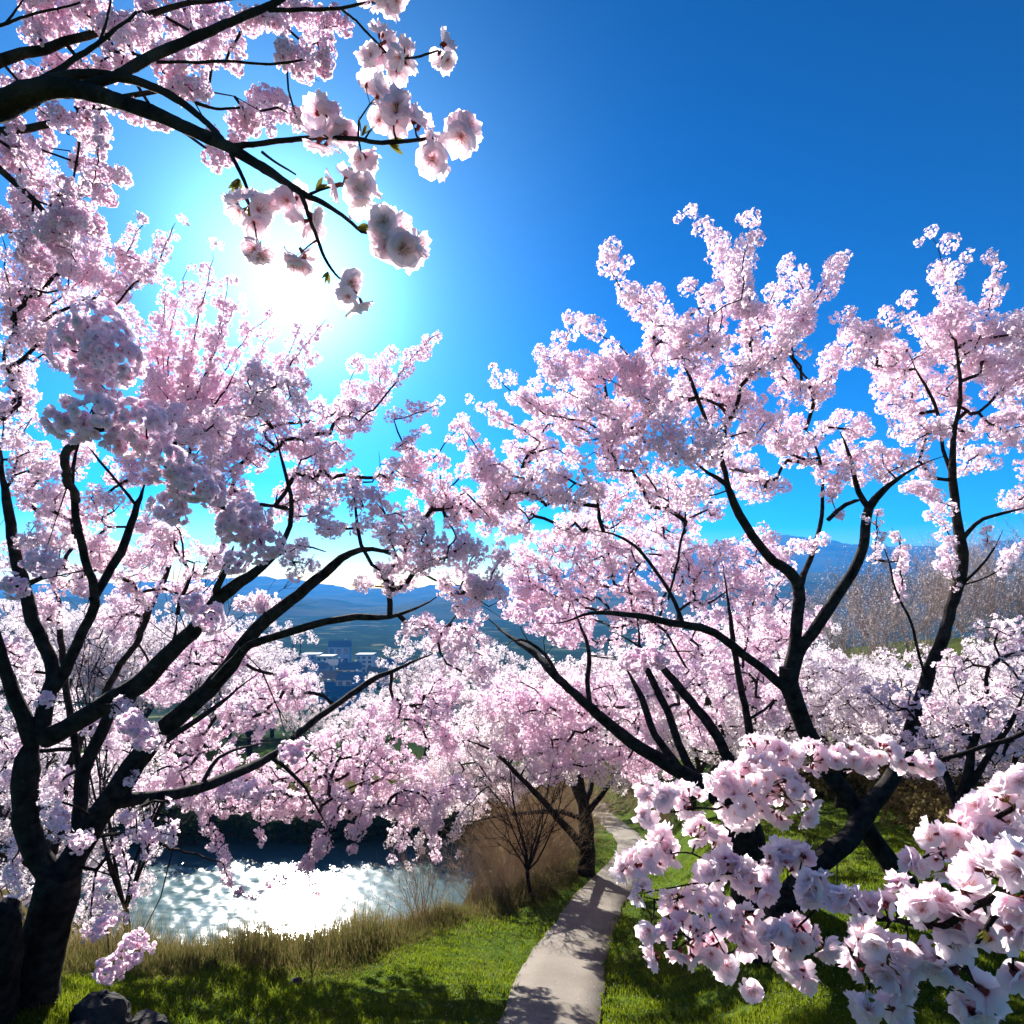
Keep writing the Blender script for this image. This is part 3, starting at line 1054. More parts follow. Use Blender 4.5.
# (px, distance, prototype, scale, label)
GROVE = [(30, 17.5, 0, 0.95, 'pink cherry directly behind the thick dark trunk, on the slope above the lake'),
         (-60, 20, 1, 1.0, 'pink cherry cut off by the picture edge behind the thick dark trunk'),
         (52, 24, 3, 0.95, 'pink cherry at the near corner of the lake behind the dark trunk\'s stems'),
         (-10, 30, 0, 1.2, 'tall pink cherry beyond the lake corner, seen between the upright stems'),
         (150, 62, 0, 1.9, far_bank), (205, 66, 3, 1.95, far_bank), (250, 60, 2, 1.7, far_bank), (300, 64, 0, 0.8, far_bank), (345, 60, 2, 0.85, far_bank), (385, 66, 3, 0.95, far_bank),
         (425, 58, 3, 1.5, far_bank), (470, 60, 0, 1.75, far_bank), (100, 60, 1, 1.9, far_bank), (45, 56, 3, 1.9, far_bank), (175, 80, 1, 2.0, far_bank), (228, 84, 0, 2.3, far_bank), (125, 84, 3, 2.4, far_bank), (70, 74, 0, 2.3, far_bank), (10, 70, 1, 2.2, far_bank), (272, 80, 3, 1.35, far_bank),
         (505, 40, 3, 1.0, 'pale cherry behind the spreading tree, above the lake\'s end'),
         (548, 36, 0, 0.95, 'pale cherry beyond the spreading tree where the bank climbs'),
         (655, 33, 3, 0.95, 'pale cherry overhanging the far bend of the path'),
         (575, 47, 0, 1.2, 'pale cherry closing the view at the end of the path'),
         (632, 50, 1, 1.1, 'tall pale cherry behind the path\'s far end'),
         (690, 23.5, 0, 0.95, grove), (735, 18, 2, 1.05, grove), (790, 22, 3, 0.8, grove), (840, 18, 2, 0.78, grove), (885, 25, 0, 0.5, grove), (935, 19, 2, 0.55, grove),
         (985, 23, 3, 0.5, grove), (1030, 17, 2, 0.62, grove), (910, 14.5, 2, 0.6, 'small pink cherry between the leaning trunk and the bare hillside'),
         (1005, 12.5, 2, 0.75, 'low pink cherry at the picture edge above the near spray'), (745, 30, 1, 0.9, grove), (850, 34, 0, 0.45, grove), (1050, 30, 0, 0.45, grove)]
for k, (px, d, pr, sc, lab) in enumerate(GROVE):
    put(protos[pr], pr not in used, px, d, sc, (k * 2.399) % 6.28, lab, G if lab in (far_bank, grove) else 'single cherries placed about the slope')
    used.add(pr)


# bare trees of the hillside
def bare_tree(name, label, group, H, spread, seed, mat, n1=9, n2=7, n3=5, buds=0, base_r=0.02, cat='tree', trunk=True):
    r = np.random.default_rng(seed)
    root = empty(name, (0, 0, 0), label, cat, group)

    def grow_(p, d, L, rad, up, n=5):
        pts = [p]
        dd = d / np.linalg.norm(d)
        for _ in range(n - 1):
            dd = dd + r.normal(0, 0.11, 3) + np.array([0, 0, up])
            dd /= np.linalg.norm(dd)
            pts.append(pts[-1] + dd * L / (n - 1))
        return np.array(pts), np.linspace(rad, rad * 0.35, n)
    tr, tw = Acc(), Acc()
    th = 0.2 * H if trunk else 0.02
    p0, r0 = grow_(np.array([0, 0, -0.3]), np.array([0.05, 0.03, 1.0]), th + 0.3, base_r * H, 0.1, 4)
    tube(tr, p0, np.linspace(base_r * H, base_r * H * .8, 4), 8)
    tips = []
    for a in range(n1):
        az = 6.283 * a / n1 + r.normal(0, 0.3)
        st = p0[-1] if trunk else p0[-1] + np.array([r.normal(0, .12), r.normal(0, .12), -0.1])
        e = r.uniform(0.25, 1.0) * spread
        d1 = np.array([math.cos(az) * e, math.sin(az) * e, 1.0])
        p1, r1 = grow_(st, d1, H * r.uniform(0.5, 0.75), base_r * H * 0.42, 0.03, 7)
        tube(tw, p1, r1, 5)
        for b in range(n2):
            k = r.integers(1, 7)
            d2 = (p1[k] - p1[k - 1])
            d2 = d2 / np.linalg.norm(d2) + r.normal(0, 0.45, 3)
            p2, r2 = grow_(p1[k], d2, H * r.uniform(0.2, 0.38), base_r * H * 0.17, 0.05, 5)
            tube(tw, p2, r2, 3)
            for c in range(n3):
                k2 = r.integers(1, 5)
                d3 = (p2[k2] - p2[k2 - 1])
                d3 = d3 / np.linalg.norm(d3) + r.normal(0, 0.5, 3)
                p3, r3 = grow_(p2[k2], d3, H * r.uniform(0.08, 0.2), base_r * H * 0.085, 0.05, 4)
                tube(tw, p3, r3, 3)
                tips.append(p3[1:])
    tr.build('trunk', [mat], root, attrs=False)
    if buds:
        tp = np.concatenate(tips)
        tp = tp[r.integers(0, len(tp), buds)] + r.normal(0, 0.05, (buds, 3))
        scatter(tw, TUFT, tp, sphere_dirs(buds), 0.035, 1, np.clip(r.normal(0.6, 0.2, buds), 0, 1))
        tw.build('crown', [mat, 'petal_far'], root, smooth=False)
    else:
        tw.build('crown', [mat], root, attrs=False)
    return root


BG = 'bare pinkish trees on the hillside'
blab = 'bare pinkish-brown tree on the hillside under the mountains'
bp = [bare_tree('bare_tree', 'x', BG, 7.5, 0.75, 31, 'bare', 11, 10, 8, 900, 0.012), bare_tree('bare_tree', 'x', BG, 7.0, 0.9, 32, 'bare', 12, 10, 8, 1400, 0.012)]
usedb = set()
for k, (px, d, s_) in enumerate([(840, 46, 0.9), (872, 50, 1.1), (905, 44, 1.0), (938, 52, 1.2), (965, 46, 1.0), (1000, 50, 1.15), (1035, 45, 1.05), (1075, 50, 1.1), (855, 40, 0.85), (890, 38, 0.8),
                                 (925, 39, 0.85), (980, 40, 0.9), (1020, 38, 0.9), (815, 52, 0.85), (950, 60, 1.2), (1045, 60, 1.3), (895, 60, 1.05), (1060, 40, .9)]):
    put(bp[k % 2], k % 2 not in usedb, px, d, s_, k * 1.7, blab, BG)
    usedb.add(k % 2)
t_ = bare_tree('bare_tree', 'x', None, 10.0, 0.42, 35, 'twig', 6, 7, 6, 0, 0.010)
put(t_, True, 128, 15.0, 0.95, 0.4, 'slender leafless dark tree among the stems of the big dark-trunked cherry', None)
t_ = bare_tree('bare_tree', 'x', None, 4.6, 0.7, 36, 'twig', 9, 9, 7, 0, 0.016)
put(t_, True, 531, 14.3, 0.78, 0.9, 'small dark leafless tree at the lawn edge before the lake\'s end', None)
# dry brush on the bank
t_ = bare_tree('bare_shrub', 'x', None, 2.2, 0.6, 37, 'dry_twig', 18, 8, 6, 0, 0.010, 'shrub', False)
put(t_, True, 418, 11.9, 0.85, 0.2, 'upright twiggy brown shrub standing alone before the lake', None)
BS = 'dry brown bushes on the bank behind the dark little tree'
sh = bare_tree('dry_bush', 'x', BS, 3.0, 0.85, 38, 'dry_twig', 28, 10, 8, 0, 0.008, 'bush', False)
for k, (px, d, s_) in enumerate([(497, 15.6, 0.75), (512, 17.0, 1.0), (540, 18.5, 1.15), (555, 17.6, 0.9), (566, 21, 1.3), (525, 21, 1.2), (480, 14.2, 0.6), (545, 24, 1.4), (575, 26, 1.3), (505, 25, 1.2), (612, 46, 1.3), (645, 29, 0.8), (630, 39, 1.0), (662, 26, .7)]):
    put(sh, k == 0, px, d, s_, k * 1.3, 'rounded dry brown bush on the bank behind the dark little tree' if k < 10 else 'dry brown bush beside the far bend of the path',
        BS if k < 10 else 'bushes at the path\'s far bend')


# evergreen shrubs: dark hedge beyond the lake, olive thicket behind the crossing trunks
def shrub(label, group, mat, seed, R=1.5, n=2600, leaf=0.13, flat=0.75):
    r = np.random.default_rng(seed)
    root = empty('shrub', (0, 0, 0), label, 'shrub', group)
    a = Acc()
    for k in range(7):
        az = r.uniform(0, 6.28)
        e = r.uniform(.2, .8)
        tube(a, [(0, 0, -0.2), (math.cos(az) * e * .5, math.sin(az) * e * .5, R * .5), (math.cos(az) * e * R, math.sin(az) * e * R, R * 1.0)], [0.05, 0.035, 0.015], 4)
    a.build('stem', ['twig'], root, attrs=False)
    a = Acc()
    lobes = np.column_stack([r.normal(0, 0.5, (14, 2)) * R, r.uniform(0.3, 1.1, 14) * R * flat])
    k = r.integers(0, 14, n)
    d = norm(r.normal(0, 1, (n, 3)))
    pos = lobes[k] + d * (R * r.uniform(0.2, 0.55, n))[:, None]
    pos[:, 2] = np.abs(pos[:, 2])
    scatter(a, TUFT, pos, norm(d + r.normal(0, .6, d.shape)), leaf * r.uniform(.6, 1.2, n), 0, np.clip(r.normal(0.45, 0.25, n), 0, 1))
    a.build('foliage', [mat], root, smooth=False)
    return root


HG = 'dark shrubs along the lake\'s far shore'
sb = shrub('x', HG, 'evergreen', 41)
for k, px in enumerate(range(105, 475, 19)):
    put(sb, k == 0, px + (k * 7) % 5, 41.4 + (k * 37 % 10) * 0.09, 0.95 + 0.35 * ((k * 29) % 7) / 7, k * 2.1, 'dark low shrub in the hedge along the lake\'s far shore', HG)
OG = 'olive undergrowth bushes behind the crossing trunks'
ob = shrub('x', OG, 'brown', 42, 1.3, 2600, 0.09)
for k, (px, d, s_) in enumerate([(930, 13.5, 0.8), (965, 12, 0.7), (1000, 13, 0.9), (905, 17, 1.0), (850, 19, 1.0), (1030, 11, 0.8), (955, 17, 1.1), (800, 21, 0.9), (1000, 18, 1.2), (890, 22, 1.2)]):
    put(ob, k == 0, px, d, s_, k * 1.9, 'olive-brown bush in the undergrowth behind the crossing trunks', OG)

# ------------------------------------------------------------------ spreading cherry beside the path
b = P(586, 866, 17.5)
b[2] = ground([b[0]], [b[1]])[0]
root = empty('cherry_tree', b, 'wide spreading pale cherry with thick dark trunk beside the path above the lake', 'tree')
t = Tree(root, b)
t.r0 = 0.006
t.limb([(586, 885, 30), (586, 868, 21), (587, 850, 17), (586, 825, 17), (584, 808, 14), (581, 785, 9), (582, 758, 6), (580, 732, 3)], 17.5, 'trunk', sides=12, rough=0.1)
t.limb([(584, 848, 9), (572, 834, 9, -.2), (557, 817, 8, -.5), (529, 786, 6, -.9), (497, 754, 4, -1.3), (466, 740, 2.5, -1.6), (440, 740, 1.5, -1.8)], 17.5)
t.limb([(582, 818, 7), (562, 812, 6, .3), (535, 812, 5, .4), (505, 815, 3.5, .6), (470, 822, 2, .8), (440, 822, 1.2, .9)], 17.5)
t.limb([(583, 812, 8), (572, 780, 7, .6), (553, 746, 5, 1.2), (540, 715, 3, 1.8)], 17.5)
t.limb([(588, 812, 7), (606, 788, 6, -.3), (622, 768, 4, -.5), (645, 745, 2.5, -.8)], 17.5)
t.limb([(586, 800, 8), (596, 765, 5, 1), (606, 735, 3, 1.5), (612, 705, 2, 2)], 17.5)
t.blobs([(530, 715, 58, 40), (585, 690, 50, 36), (640, 705, 48, 42), (475, 745, 50, 36), (625, 765, 40, 26), (565, 745, 50, 40), (440, 785, 40, 28), (505, 785, 36, 18), (415, 810, 34, 20), (545, 680, 40, 24),
         (495, 705, 36, 26), (655, 750, 30, 30), (460, 805, 36, 14)], 17.5, (0.14, 0.24), 1.9, 1.0, 1.4)
t.arms([(430, 815, 420, 845, 415, 862, 6), (460, 815, 455, 850, 8), (400, 820, 385, 850, 6)], 17.0)
t.crown(0.054, [TUFT], 0.75, 'petal_far', 0.2, sides=3)

# ------------------------------------------------------------------ big dark cherry on the lake side
D = 6.4
b = P(32, 1012, D)
b[2] = ground([b[0]], [b[1]])[0]
root = empty('cherry_tree', b, 'big cherry with thick black trunk forking low above the lake', 'tree')
t = Tree(root, b)
t.limb([(24, 1045, 84), (28, 1010, 66), (36, 970, 54), (46, 935, 46), (56, 900, 44), (62, 872, 40)], D, 'trunk', sides=12, rough=0.08)
t.limb([(58, 885, 30), (40, 858, 26), (28, 830, 25), (27, 795, 26), (34, 750, 27), (36, 732, 24)], D, sides=12)
t.limb([(34, 745, 18), (20, 705, 15, -.1), (6, 670, 13, -.2), (-6, 630, 11, -.3), (-14, 580, 9, -.4)], D)
t.limb([(38, 738, 18, 0), (48, 700, 16, .1), (56, 680, 15, .2), (46, 652, 14, .3), (34, 620, 14, .4), (24, 585, 13, .5), (14, 548, 11, .6), (6, 500, 9, .6), (2, 460, 6, .7), (4, 420, 4, .8)], D)
t.limb([(52, 690, 14), (66, 672, 13, .1), (82, 632, 11, .1), (93, 604, 10, .1), (92, 578, 9, 0), (84, 545, 9, 0), (76, 500, 8, -.1), (76, 455, 6, -.2), (88, 432, 4, -.3)], D)
t.limb([(93, 600, 9), (106, 580, 9, .2), (122, 552, 9, .3), (135, 512, 7, .4), (141, 496, 6, .5), (148, 478, 4, .5)], D)
t.limb([(138, 508, 4, .45), (122, 485, 3.5, .4), (100, 462, 3, .3), (88, 446, 2.5, .2)], D)
t.limb([(44, 738, 24), (66, 730, 22), (88, 716, 21, .1), (112, 698, 21, .1), (136, 684, 21, .2), (162, 658, 20, .2), (190, 632, 18, .3), (222, 600, 16, .3), (250, 577, 14, .4), (274, 556, 12, .5), (298, 545, 8, .6), (325, 552, 5, .7)], D, sides=10)
t.limb([(222, 600, 9, .3), (216, 590, 8, .2), (228, 565, 6, .1), (234, 545, 4, 0)], D)
t.limb([(276, 556, 7, .5), (290, 525, 6, .4), (290, 495, 5, .4), (284, 465, 4, .3), (272, 428, 3, .2)], D)
t.limb([(60, 880, 32), (78, 852, 28, .1), (97, 822, 26, .2), (117, 792, 25, .3), (135, 765, 24, .4), (168, 725, 22, .5), (200, 696, 20, .6), (230, 664, 18, .7), (265, 622, 15, .8), (300, 594, 13, .9), (330, 566, 11, 1.0), (350, 553, 8, 1.1), (385, 552, 5, 1.2), (425, 572, 4, 1.2), (465, 595, 3, 1.2), (505, 620, 2, 1.2)], D, sides=10)
t.limb([(118, 800, 20, .3), (138, 800, 14, .3), (162, 799, 13, .2), (200, 788, 12, .6), (242, 771, 11, 1.2), (270, 757, 9, 1.7), (293, 739, 8, 2.2), (315, 720, 8, 2.7), (335, 706, 7, 3.1), (366, 684, 7, 3.7), (392, 671, 6, 4.1), (428, 655, 4, 4.6), (452, 643, 2, 4.9)], D, sides=10)
t.limb([(205, 690, 9, .6), (228, 668, 9, .4), (252, 646, 9, .3), (290, 631, 9, .2), (328, 623, 8, .2), (356, 618, 8, .1), (398, 615, 6, 0), (428, 602, 4, 0), (446, 590, 2.5, 0)], D)
t.limb([(78, 852, 18, .2), (80, 815, 15, .5), (84, 775, 14, .7), (100, 735, 13, .8), (118, 700, 11, 1.0), (150, 672, 9, 1.2), (172, 640, 7, 1.4), (178, 615, 5, 1.5)], D)
t.limb([(86, 790, 9, .8), (76, 750, 8, 1.0), (68, 700, 7, 1.2), (62, 640, 6.5, 1.4), (58, 600, 5, 1.5), (40, 565, 4, 1.6), (24, 540, 3, 1.6)], D)
t.limb([(130, 772, 8, .4), (150, 752, 8, .3), (172, 738, 7, .2), (200, 720, 6, .1), (240, 690, 4, 0), (262, 672, 3, 0)], D)
t.limb([(270, 757, 5, 1.7), (292, 775, 4, 2.2), (312, 800, 3, 2.6), (330, 832, 2, 2.9)], D)
t.limb([(200, 788, 5, .6), (216, 760, 4, .9), (240, 748, 3, 1.3), (275, 742, 2, 1.8)], D)
# blossom masses (rounded) and blossoming twig ends
t.blobs([(60, 265, 30, 30, 1.5), (25, 310, 32, 40, 1.2), (15, 390, 26, 50, 1.0), (90, 260, 24, 24, 1.5), (50, 340, 28, 34, .8), (30, 450, 32, 34, .6), (60, 500, 30, 24, 1.0), (100, 500, 24, 22, .8),
         (40, 485, 28, 22, 1.5), (112, 560, 28, 20, 2.0), (62, 525, 26, 20, 1.6), (150, 560, 24, 18, 2.5), (192, 590, 28, 18, 2.6), (20, 555, 24, 28, 1.6), (125, 470, 24, 20, 1.6), (70, 458, 26, 22, 2.0), (165, 540, 24, 16, 2.2), (140, 590, 30, 18, 2.8), (230, 500, 26, 20, 1.4), (215, 470, 24, 20, 1.2), (70, 575, 30, 20, .8), (100, 545, 30, 20, 1.0), (15, 660, 22, 24, .8), (45, 540, 28, 18, .5),
         (265, 395, 40, 34, -.2), (240, 445, 34, 34, 1.9), (210, 440, 30, 28, .3), (300, 430, 36, 36, 2.3), (325, 470, 40, 36, 2.0), (355, 415, 28, 24, 2.2), (400, 470, 36, 26, 1.9),
         (355, 515, 44, 30, -.2), (420, 540, 48, 34, -.4), (465, 560, 42, 34, -.4), (385, 578, 34, 20, -.2), (470, 600, 36, 26, -.3), (435, 500, 34, 24, 2.1), (480, 510, 30, 24, 2.4), (300, 500, 32, 26, 2.3),
         (170, 425, 26, 22, .6), (160, 520, 28, 18, 1.2), (205, 560, 30, 18, 1.6), (120, 620, 34, 24, 4.0), (165, 680, 34, 24, 4.2), (215, 650, 40, 26, 4.4), (190, 770, 34, 20, 4.6), (235, 765, 30, 18, 5.0), (130, 740, 30, 24, 4.4), (260, 690, 30, 20, 5.2), (190, 800, 30, 12, 3.5), (235, 806, 30, 12, 3.6), (280, 808, 30, 12, 3.7), (325, 806, 32, 14, 3.6), (370, 806, 32, 14, 3.8), (415, 802, 30, 16, 3.9), (450, 790, 26, 16, 4.0), (160, 785, 30, 16, 4.6), (215, 795, 30, 14, 4.8), (270, 780, 34, 18, 5), (320, 765, 34, 22, 5), (360, 765, 30, 22, 5), (60, 790, 20, 26, 1.4), (15, 760, 24, 40, 1.2),
         (240, 720, 40, 24, 4.2), (190, 735, 34, 20, 4.4), (290, 690, 34, 24, 3.9), (350, 745, 40, 28, 4.2), (390, 720, 36, 24, 4.6), (400, 770, 34, 24, 4.4), (340, 790, 40, 20, 4.3), (280, 800, 34, 16, 3.4), (240, 790, 30, 16, 3.0), (370, 800, 36, 18, 4.8), (440, 690, 26, 20, 5.2), (450, 740, 28, 20, 5.4), (470, 650, 28, 26, -.4), (485, 675, 18, 16, -.4),
         (425, 630, 26, 18, -.2), (110, 725, 26, 20, 1.3), (145, 840, 28, 14, .8), (40, 610, 24, 24, 1.2), (430, 720, 24, 30, 4.9), (300, 560, 22, 16, .2), (255, 600, 26, 16, 1.0)],
        D, (0.065, 0.11), 1.25, 1.0, 0.4)
t.arms([(395, 380, 415, 355, 440, 332, 8), (395, 420, 418, 412, 441, 405, 8), (395, 450, 412, 438, 428, 428, 5), 
        (400, 480, 440, 450, 460, 425, 9), (440, 500, 472, 465, 462, 425, 9), (455, 520, 440, 480, 446, 462, 8), (480, 510, 500, 480, 512, 455, 8)], D + 2.2, spread=0.3)
t.arms([(370, 410, 380, 380, 392, 345, 12), (330, 420, 345, 395, 360, 360, 11)], D + 4.6, spread=0.2)
t.arms([
        (45, 340, 40, 290, 62, 230, 12), (60, 300, 90, 270, 100, 235, 12), (20, 350, 8, 290, 4, 235, 9), (70, 290, 70, 250, 75, 205, 13), (30, 280, 32, 230, 22, 190, 13), (50, 240, 60, 215, 48, 190, 18), (95, 300, 130, 290, 150, 265, 12),
        (105, 290, 125, 260, 145, 218, 8), (130, 290, 155, 265, 176, 222, 9), (120, 300, 140, 262, 100, 245, 8)], D + 1.0, spread=0.3)
# hanging sprays over the water and along the trunk
t.arms([(370, 780, 360, 820, 350, 850, 8), (400, 790, 405, 830, 395, 860, 7), (345, 800, 325, 838, 300, 870, 9), (318, 850, 292, 876, 268, 884, 6), (306, 868, 312, 885, 318, 900, 5), (205, 800, 212, 835, 226, 870, 7), (222, 862, 234, 892, 258, 900, 5), (262, 795, 260, 815, 261, 842, 5), (440, 800, 430, 830, 436, 858, 8)], D + 3.2, spread=0.4)
t.arms([(42, 800, 55, 825, 84, 846, 10), (118, 704, 130, 722, 158, 742, 13), (130, 770, 136, 778, 146, 780, 7), (136, 812, 136, 830, 150, 850, 9), (168, 800, 172, 825, 174, 846, 4), (98, 870, 90, 900, 96, 935, 11),
        (120, 840, 128, 870, 132, 900, 5), (96, 925, 110, 922, 120, 918, 8), (20, 840, 10, 870, 20, 890, 10)], D - 0.2, spread=0.2)
t.crown(0.024, SMALL, 1.0, 'petal', 0.36)


def near_clusters(root, base, rows, fd, templates, wood, petal='petal_near', mid=True):
    """each ball of big flowers is a part of its own: rows (px, py, r px, distance)"""
    for px, py, r, d in rows:
        a = Acc()
        c = P(px, py, d)
        R = r / FPX * d
        if mid:
            n = max(8, int(4.6 * (R / fd) ** 2 * 0.8))
            q = sphere_dirs(n)
            ph = rng.uniform(0, 6.28, 3)
            lump = 0.86 + 0.16 * np.sin(3.2 * q[:, 0] + ph[0]) * np.sin(3.5 * q[:, 2] + ph[1]) + 0.10 * np.sin(6 * q[:, 1] + ph[2])
            pos = c + q * (0.92 * R * lump * rng.uniform(0.85, 1.0, n))[:, None]
            nr = norm(q + 0.38 * rng.normal(0, 1, q.shape))
            w_ = rng.integers(0, len(FINE), n)
            sz = fd * rng.uniform(0.8, 1.15, n)
            tint = np.clip(rng.normal(0.32, 0.25, n), 0, 1)
            for k, T in enumerate(FINE):
                u_ = w_ == k
                scatter(a, T, pos[u_], nr[u_], sz[u_], 0, tint[u_])
            wd = min(wood, key=lambda w_: np.linalg.norm(np.array(w_) - c))
            mid_ = 0.5 * (np.array(wd) + c) + rng.normal(0, 0.03, 3)
            tube(a, np.array([wd, mid_, c]), [0.009, 0.006, 0.003], 4, 1)
        a.build('blossom_cluster', [petal, 'twig'], root, base, True)


near_limbs = [t.limb([(76, 500, 9, -.1), (66, 478, 9, -1.0), (72, 446, 9, -1.9), (90, 418, 8, -2.4), (98, 380, 6, -2.7), (96, 340, 4, -2.8)], 6.4),
              t.limb([(78, 436, 7, -2.1), (110, 428, 7, -2.4), (150, 440, 6, -2.5), (180, 474, 6, -2.4), (215, 500, 5, -2.3), (246, 524, 4, -2.1), (262, 545, 3, -2.0)], 6.4)]
near = [(98, 332, 36, 3.6), (76, 352, 26, 3.7), (116, 358, 28, 3.5), (95, 378, 26, 3.7), (68, 420, 24, 3.6), (98, 418, 26, 3.5), (146, 424, 28, 3.7), (128, 440, 20, 3.8), (165, 462, 26, 3.8), (192, 484, 26, 3.9), (212, 494, 16, 4.0), (172, 506, 20, 4.0),
        (246, 520, 26, 4.2), (262, 545, 22, 4.3), (232, 528, 18, 4.2), (132, 722, 15, 5.6), (146, 738, 13, 5.6), (210, 618, 17, 5.4), (193, 604, 12, 5.5), (290, 752, 14, 5.6), (302, 748, 10, 5.6), (42, 562, 17, 5.6), (16, 586, 14, 5.4),
        (135, 948, 17, 5.4), (110, 969, 16, 5.3), (106, 924, 10, 5.5), (236, 562, 14, 5.2), (45, 700, 8, 5.8), (57, 818, 11, 5.9), (80, 842, 11, 5.9)]
near_clusters(root, b, near, 0.032, MID, [p for p, lf in zip(t.N, t.limbflag)][::2], 'petal_ball')
BIG_LEFT = t

# ------------------------------------------------------------------ cherries on the path's other side
# R3: several stems behind, limbs reaching over the path
D = 9.6
b = P(752, 905, D)
b[2] = ground([b[0]], [b[1]])[0]
root = empty('cherry_tree', b, 'many-stemmed cherry with long bare limb reaching out over the path', 'tree')
t = Tree(root, b)
t.limb([(756, 935, 62), (754, 900, 50), (752, 865, 46), (746, 835, 42), (736, 810, 36)], D, 'trunk', sides=12)
t.limb([(740, 820, 26), (716, 795, 22), (692, 778, 18), (664, 762, 16), (638, 746, 15), (612, 726, 13), (586, 704, 11, -.2), (558, 678, 9, -.3), (533, 652, 8, .4), (512, 638, 6, 1.0), (494, 624, 4, 1.6), (478, 610, 2.5, 2.0)], D, sides=10)
t.limb([(590, 706, 6, -.2), (587, 680, 5.5, -.1), (588, 655, 5, 0), (582, 630, 3, .1), (572, 600, 2, .2)], D)
t.limb([(738, 815, 20), (736, 780, 14, .2), (722, 745, 12, .3), (706, 720, 11, .5), (690, 700, 10, .6), (662, 668, 8, .8), (640, 648, 5, 1), (610, 632, 3, 1.2)], D)
t.limb([(700, 785, 12, .2), (678, 745, 10, .5), (668, 712, 9, .7), (652, 680, 8, .9), (640, 650, 5, 1.1), (636, 610, 3, 1.2)], D)
t.limb([(680, 770, 10, .1), (656, 735, 8, .3), (644, 708, 8, .4), (634, 684, 6, .5), (622, 660, 3, .6)], D)
t.limb([(742, 820, 18), (752, 770, 12, .6), (748, 720, 9, .9), (738, 670, 7, 1.1), (728, 610, 5, 1.2), (722, 560, 3, 1.4)], D)
t.limb([(560, 680, 5, -.3), (545, 655, 4, -.2), (520, 640, 3, -.1), (505, 645, 2, 0)], D)
t.blobs([(560, 590, 46, 36), (610, 560, 46, 40), (660, 540, 44, 40), (530, 560, 36, 28), (700, 570, 44, 40), (640, 610, 44, 30), (590, 630, 40, 20), (520, 600, 30, 24), (690, 640, 44, 34), (745, 610, 40, 40), (740, 680, 36, 34), (660, 690, 40, 28),
         (700, 720, 30, 30), (630, 720, 30, 20), (770, 650, 30, 34), (800, 620, 28, 28), (570, 540, 40, 28), (620, 500, 40, 30), (690, 500, 40, 30), (760, 560, 34, 34), (545, 620, 26, 16), (780, 700, 26, 30), (700, 680, 30, 24), (535, 700, 30, 22, .7), (568, 738, 30, 20, .3), (605, 700, 32, 24, .7), (625, 748, 30, 16, 0), (520, 742, 28, 20, .9), (500, 700, 28, 20, 1.5), (575, 690, 30, 20, .9), (590, 765, 26, 14, -.3), (550, 770, 26, 14, .2), (650, 770, 26, 14, 0), (530, 715, 30, 24, -.8), (560, 700, 30, 24, -.8), (592, 690, 30, 20, -.8), (505, 690, 28, 20, -.8), (545, 745, 28, 20, -.8), (575, 725, 28, 20, -1)], D + 3.8, (0.09, 0.16), 1.2, 1.0, 1.0)
t.crown(0.034, SMALL, 0.85, 'petal', 0.45)
near_clusters(root, b, [(548, 622, 16, 8.2), (520, 612, 12, 8.4), (560, 636, 12, 8.3), (632, 660, 16, 8.6), (650, 656, 12, 8.6), (660, 660, 10, 8.5)], 0.032, MID, t.N[::2], 'petal_ball')

# R1: the tree whose crown rises highest
D = 8.4
b = P(912, 888, D)
b[2] = ground([b[0]], [b[1]])[0]
root = empty('cherry_tree', b, 'cherry whose trunk leans over the path side, crown of pale pink arms against blue sky', 'tree')
t = Tree(root, b)
t.limb([(918, 905, 30), (903, 880, 24), (888, 860, 21), (872, 838, 20), (852, 808, 20), (832, 775, 20), (812, 742, 20), (800, 715, 20), (791, 690, 20), (789, 668, 18)], D, 'trunk', sides=12)
t.limb([(790, 672, 15), (795, 645, 13), (797, 620, 13), (799, 590, 13), (790, 572, 12, -.1), (772, 562, 11, -.1), (758, 545, 10, -.2), (746, 524, 10, -.3), (734, 504, 9, -.4), (726, 486, 7, -.5), (708, 474, 5, -.5), (688, 456, 3.5, -.6), (668, 442, 2.5, -.6)], D, sides=10)
t.limb([(732, 498, 7, -.4), (722, 465, 6, -.3), (710, 432, 5, -.3), (698, 398, 4.5, -.2), (686, 365, 4, -.2), (672, 345, 3, -.1), (662, 330, 2.5, -.1)], D)
t.limb([(799, 590, 9), (806, 568, 7, .2), (815, 550, 6, .3), (822, 525, 5, .4), (824, 500, 4, .5), (822, 465, 3.5, .5), (812, 435, 3, .6), (796, 425, 2.5, .6)], D)
t.limb([(791, 680, 15), (797, 655, 14), (812, 632, 13), (826, 612, 13), (842, 588, 12), (858, 562, 11), (866, 535, 10), (870, 508, 10, .1), (884, 490, 8, .1), (905, 475, 6, .1), (922, 464, 5, .1), (945, 455, 3, .1)], D, sides=10)
t.limb([(870, 510, 7, .1), (858, 492, 6, .2), (852, 470, 5, .3), (846, 452, 4, .3), (838, 432, 3, .4)], D)
t.limb([(828, 520, 5, .3), (845, 505, 5, .3), (862, 500, 4, .2)], D)
t.limb([(789, 690, 13), (776, 680, 11, -.1), (760, 668, 10, -.2), (742, 655, 10, -.3), (722, 640, 9, -.4), (700, 628, 9, -.5), (670, 622, 8, -.6), (640, 617, 7, -.7), (615, 614, 6, -.8), (592, 614, 5, -.9), (565, 622, 3.5, -1), (535, 624, 2, -1)], D)
t.limb([(682, 622, 5, -.6), (672, 595, 4.5, -.5), (655, 570, 4, -.4), (634, 545, 3.5, -.3), (612, 534, 3, -.2), (585, 530, 2, -.1)], D)
t.limb([(668, 600, 3, -.5), (676, 560, 3, -.4), (684, 520, 2.5, -.3), (688, 480, 2, -.2)], D)
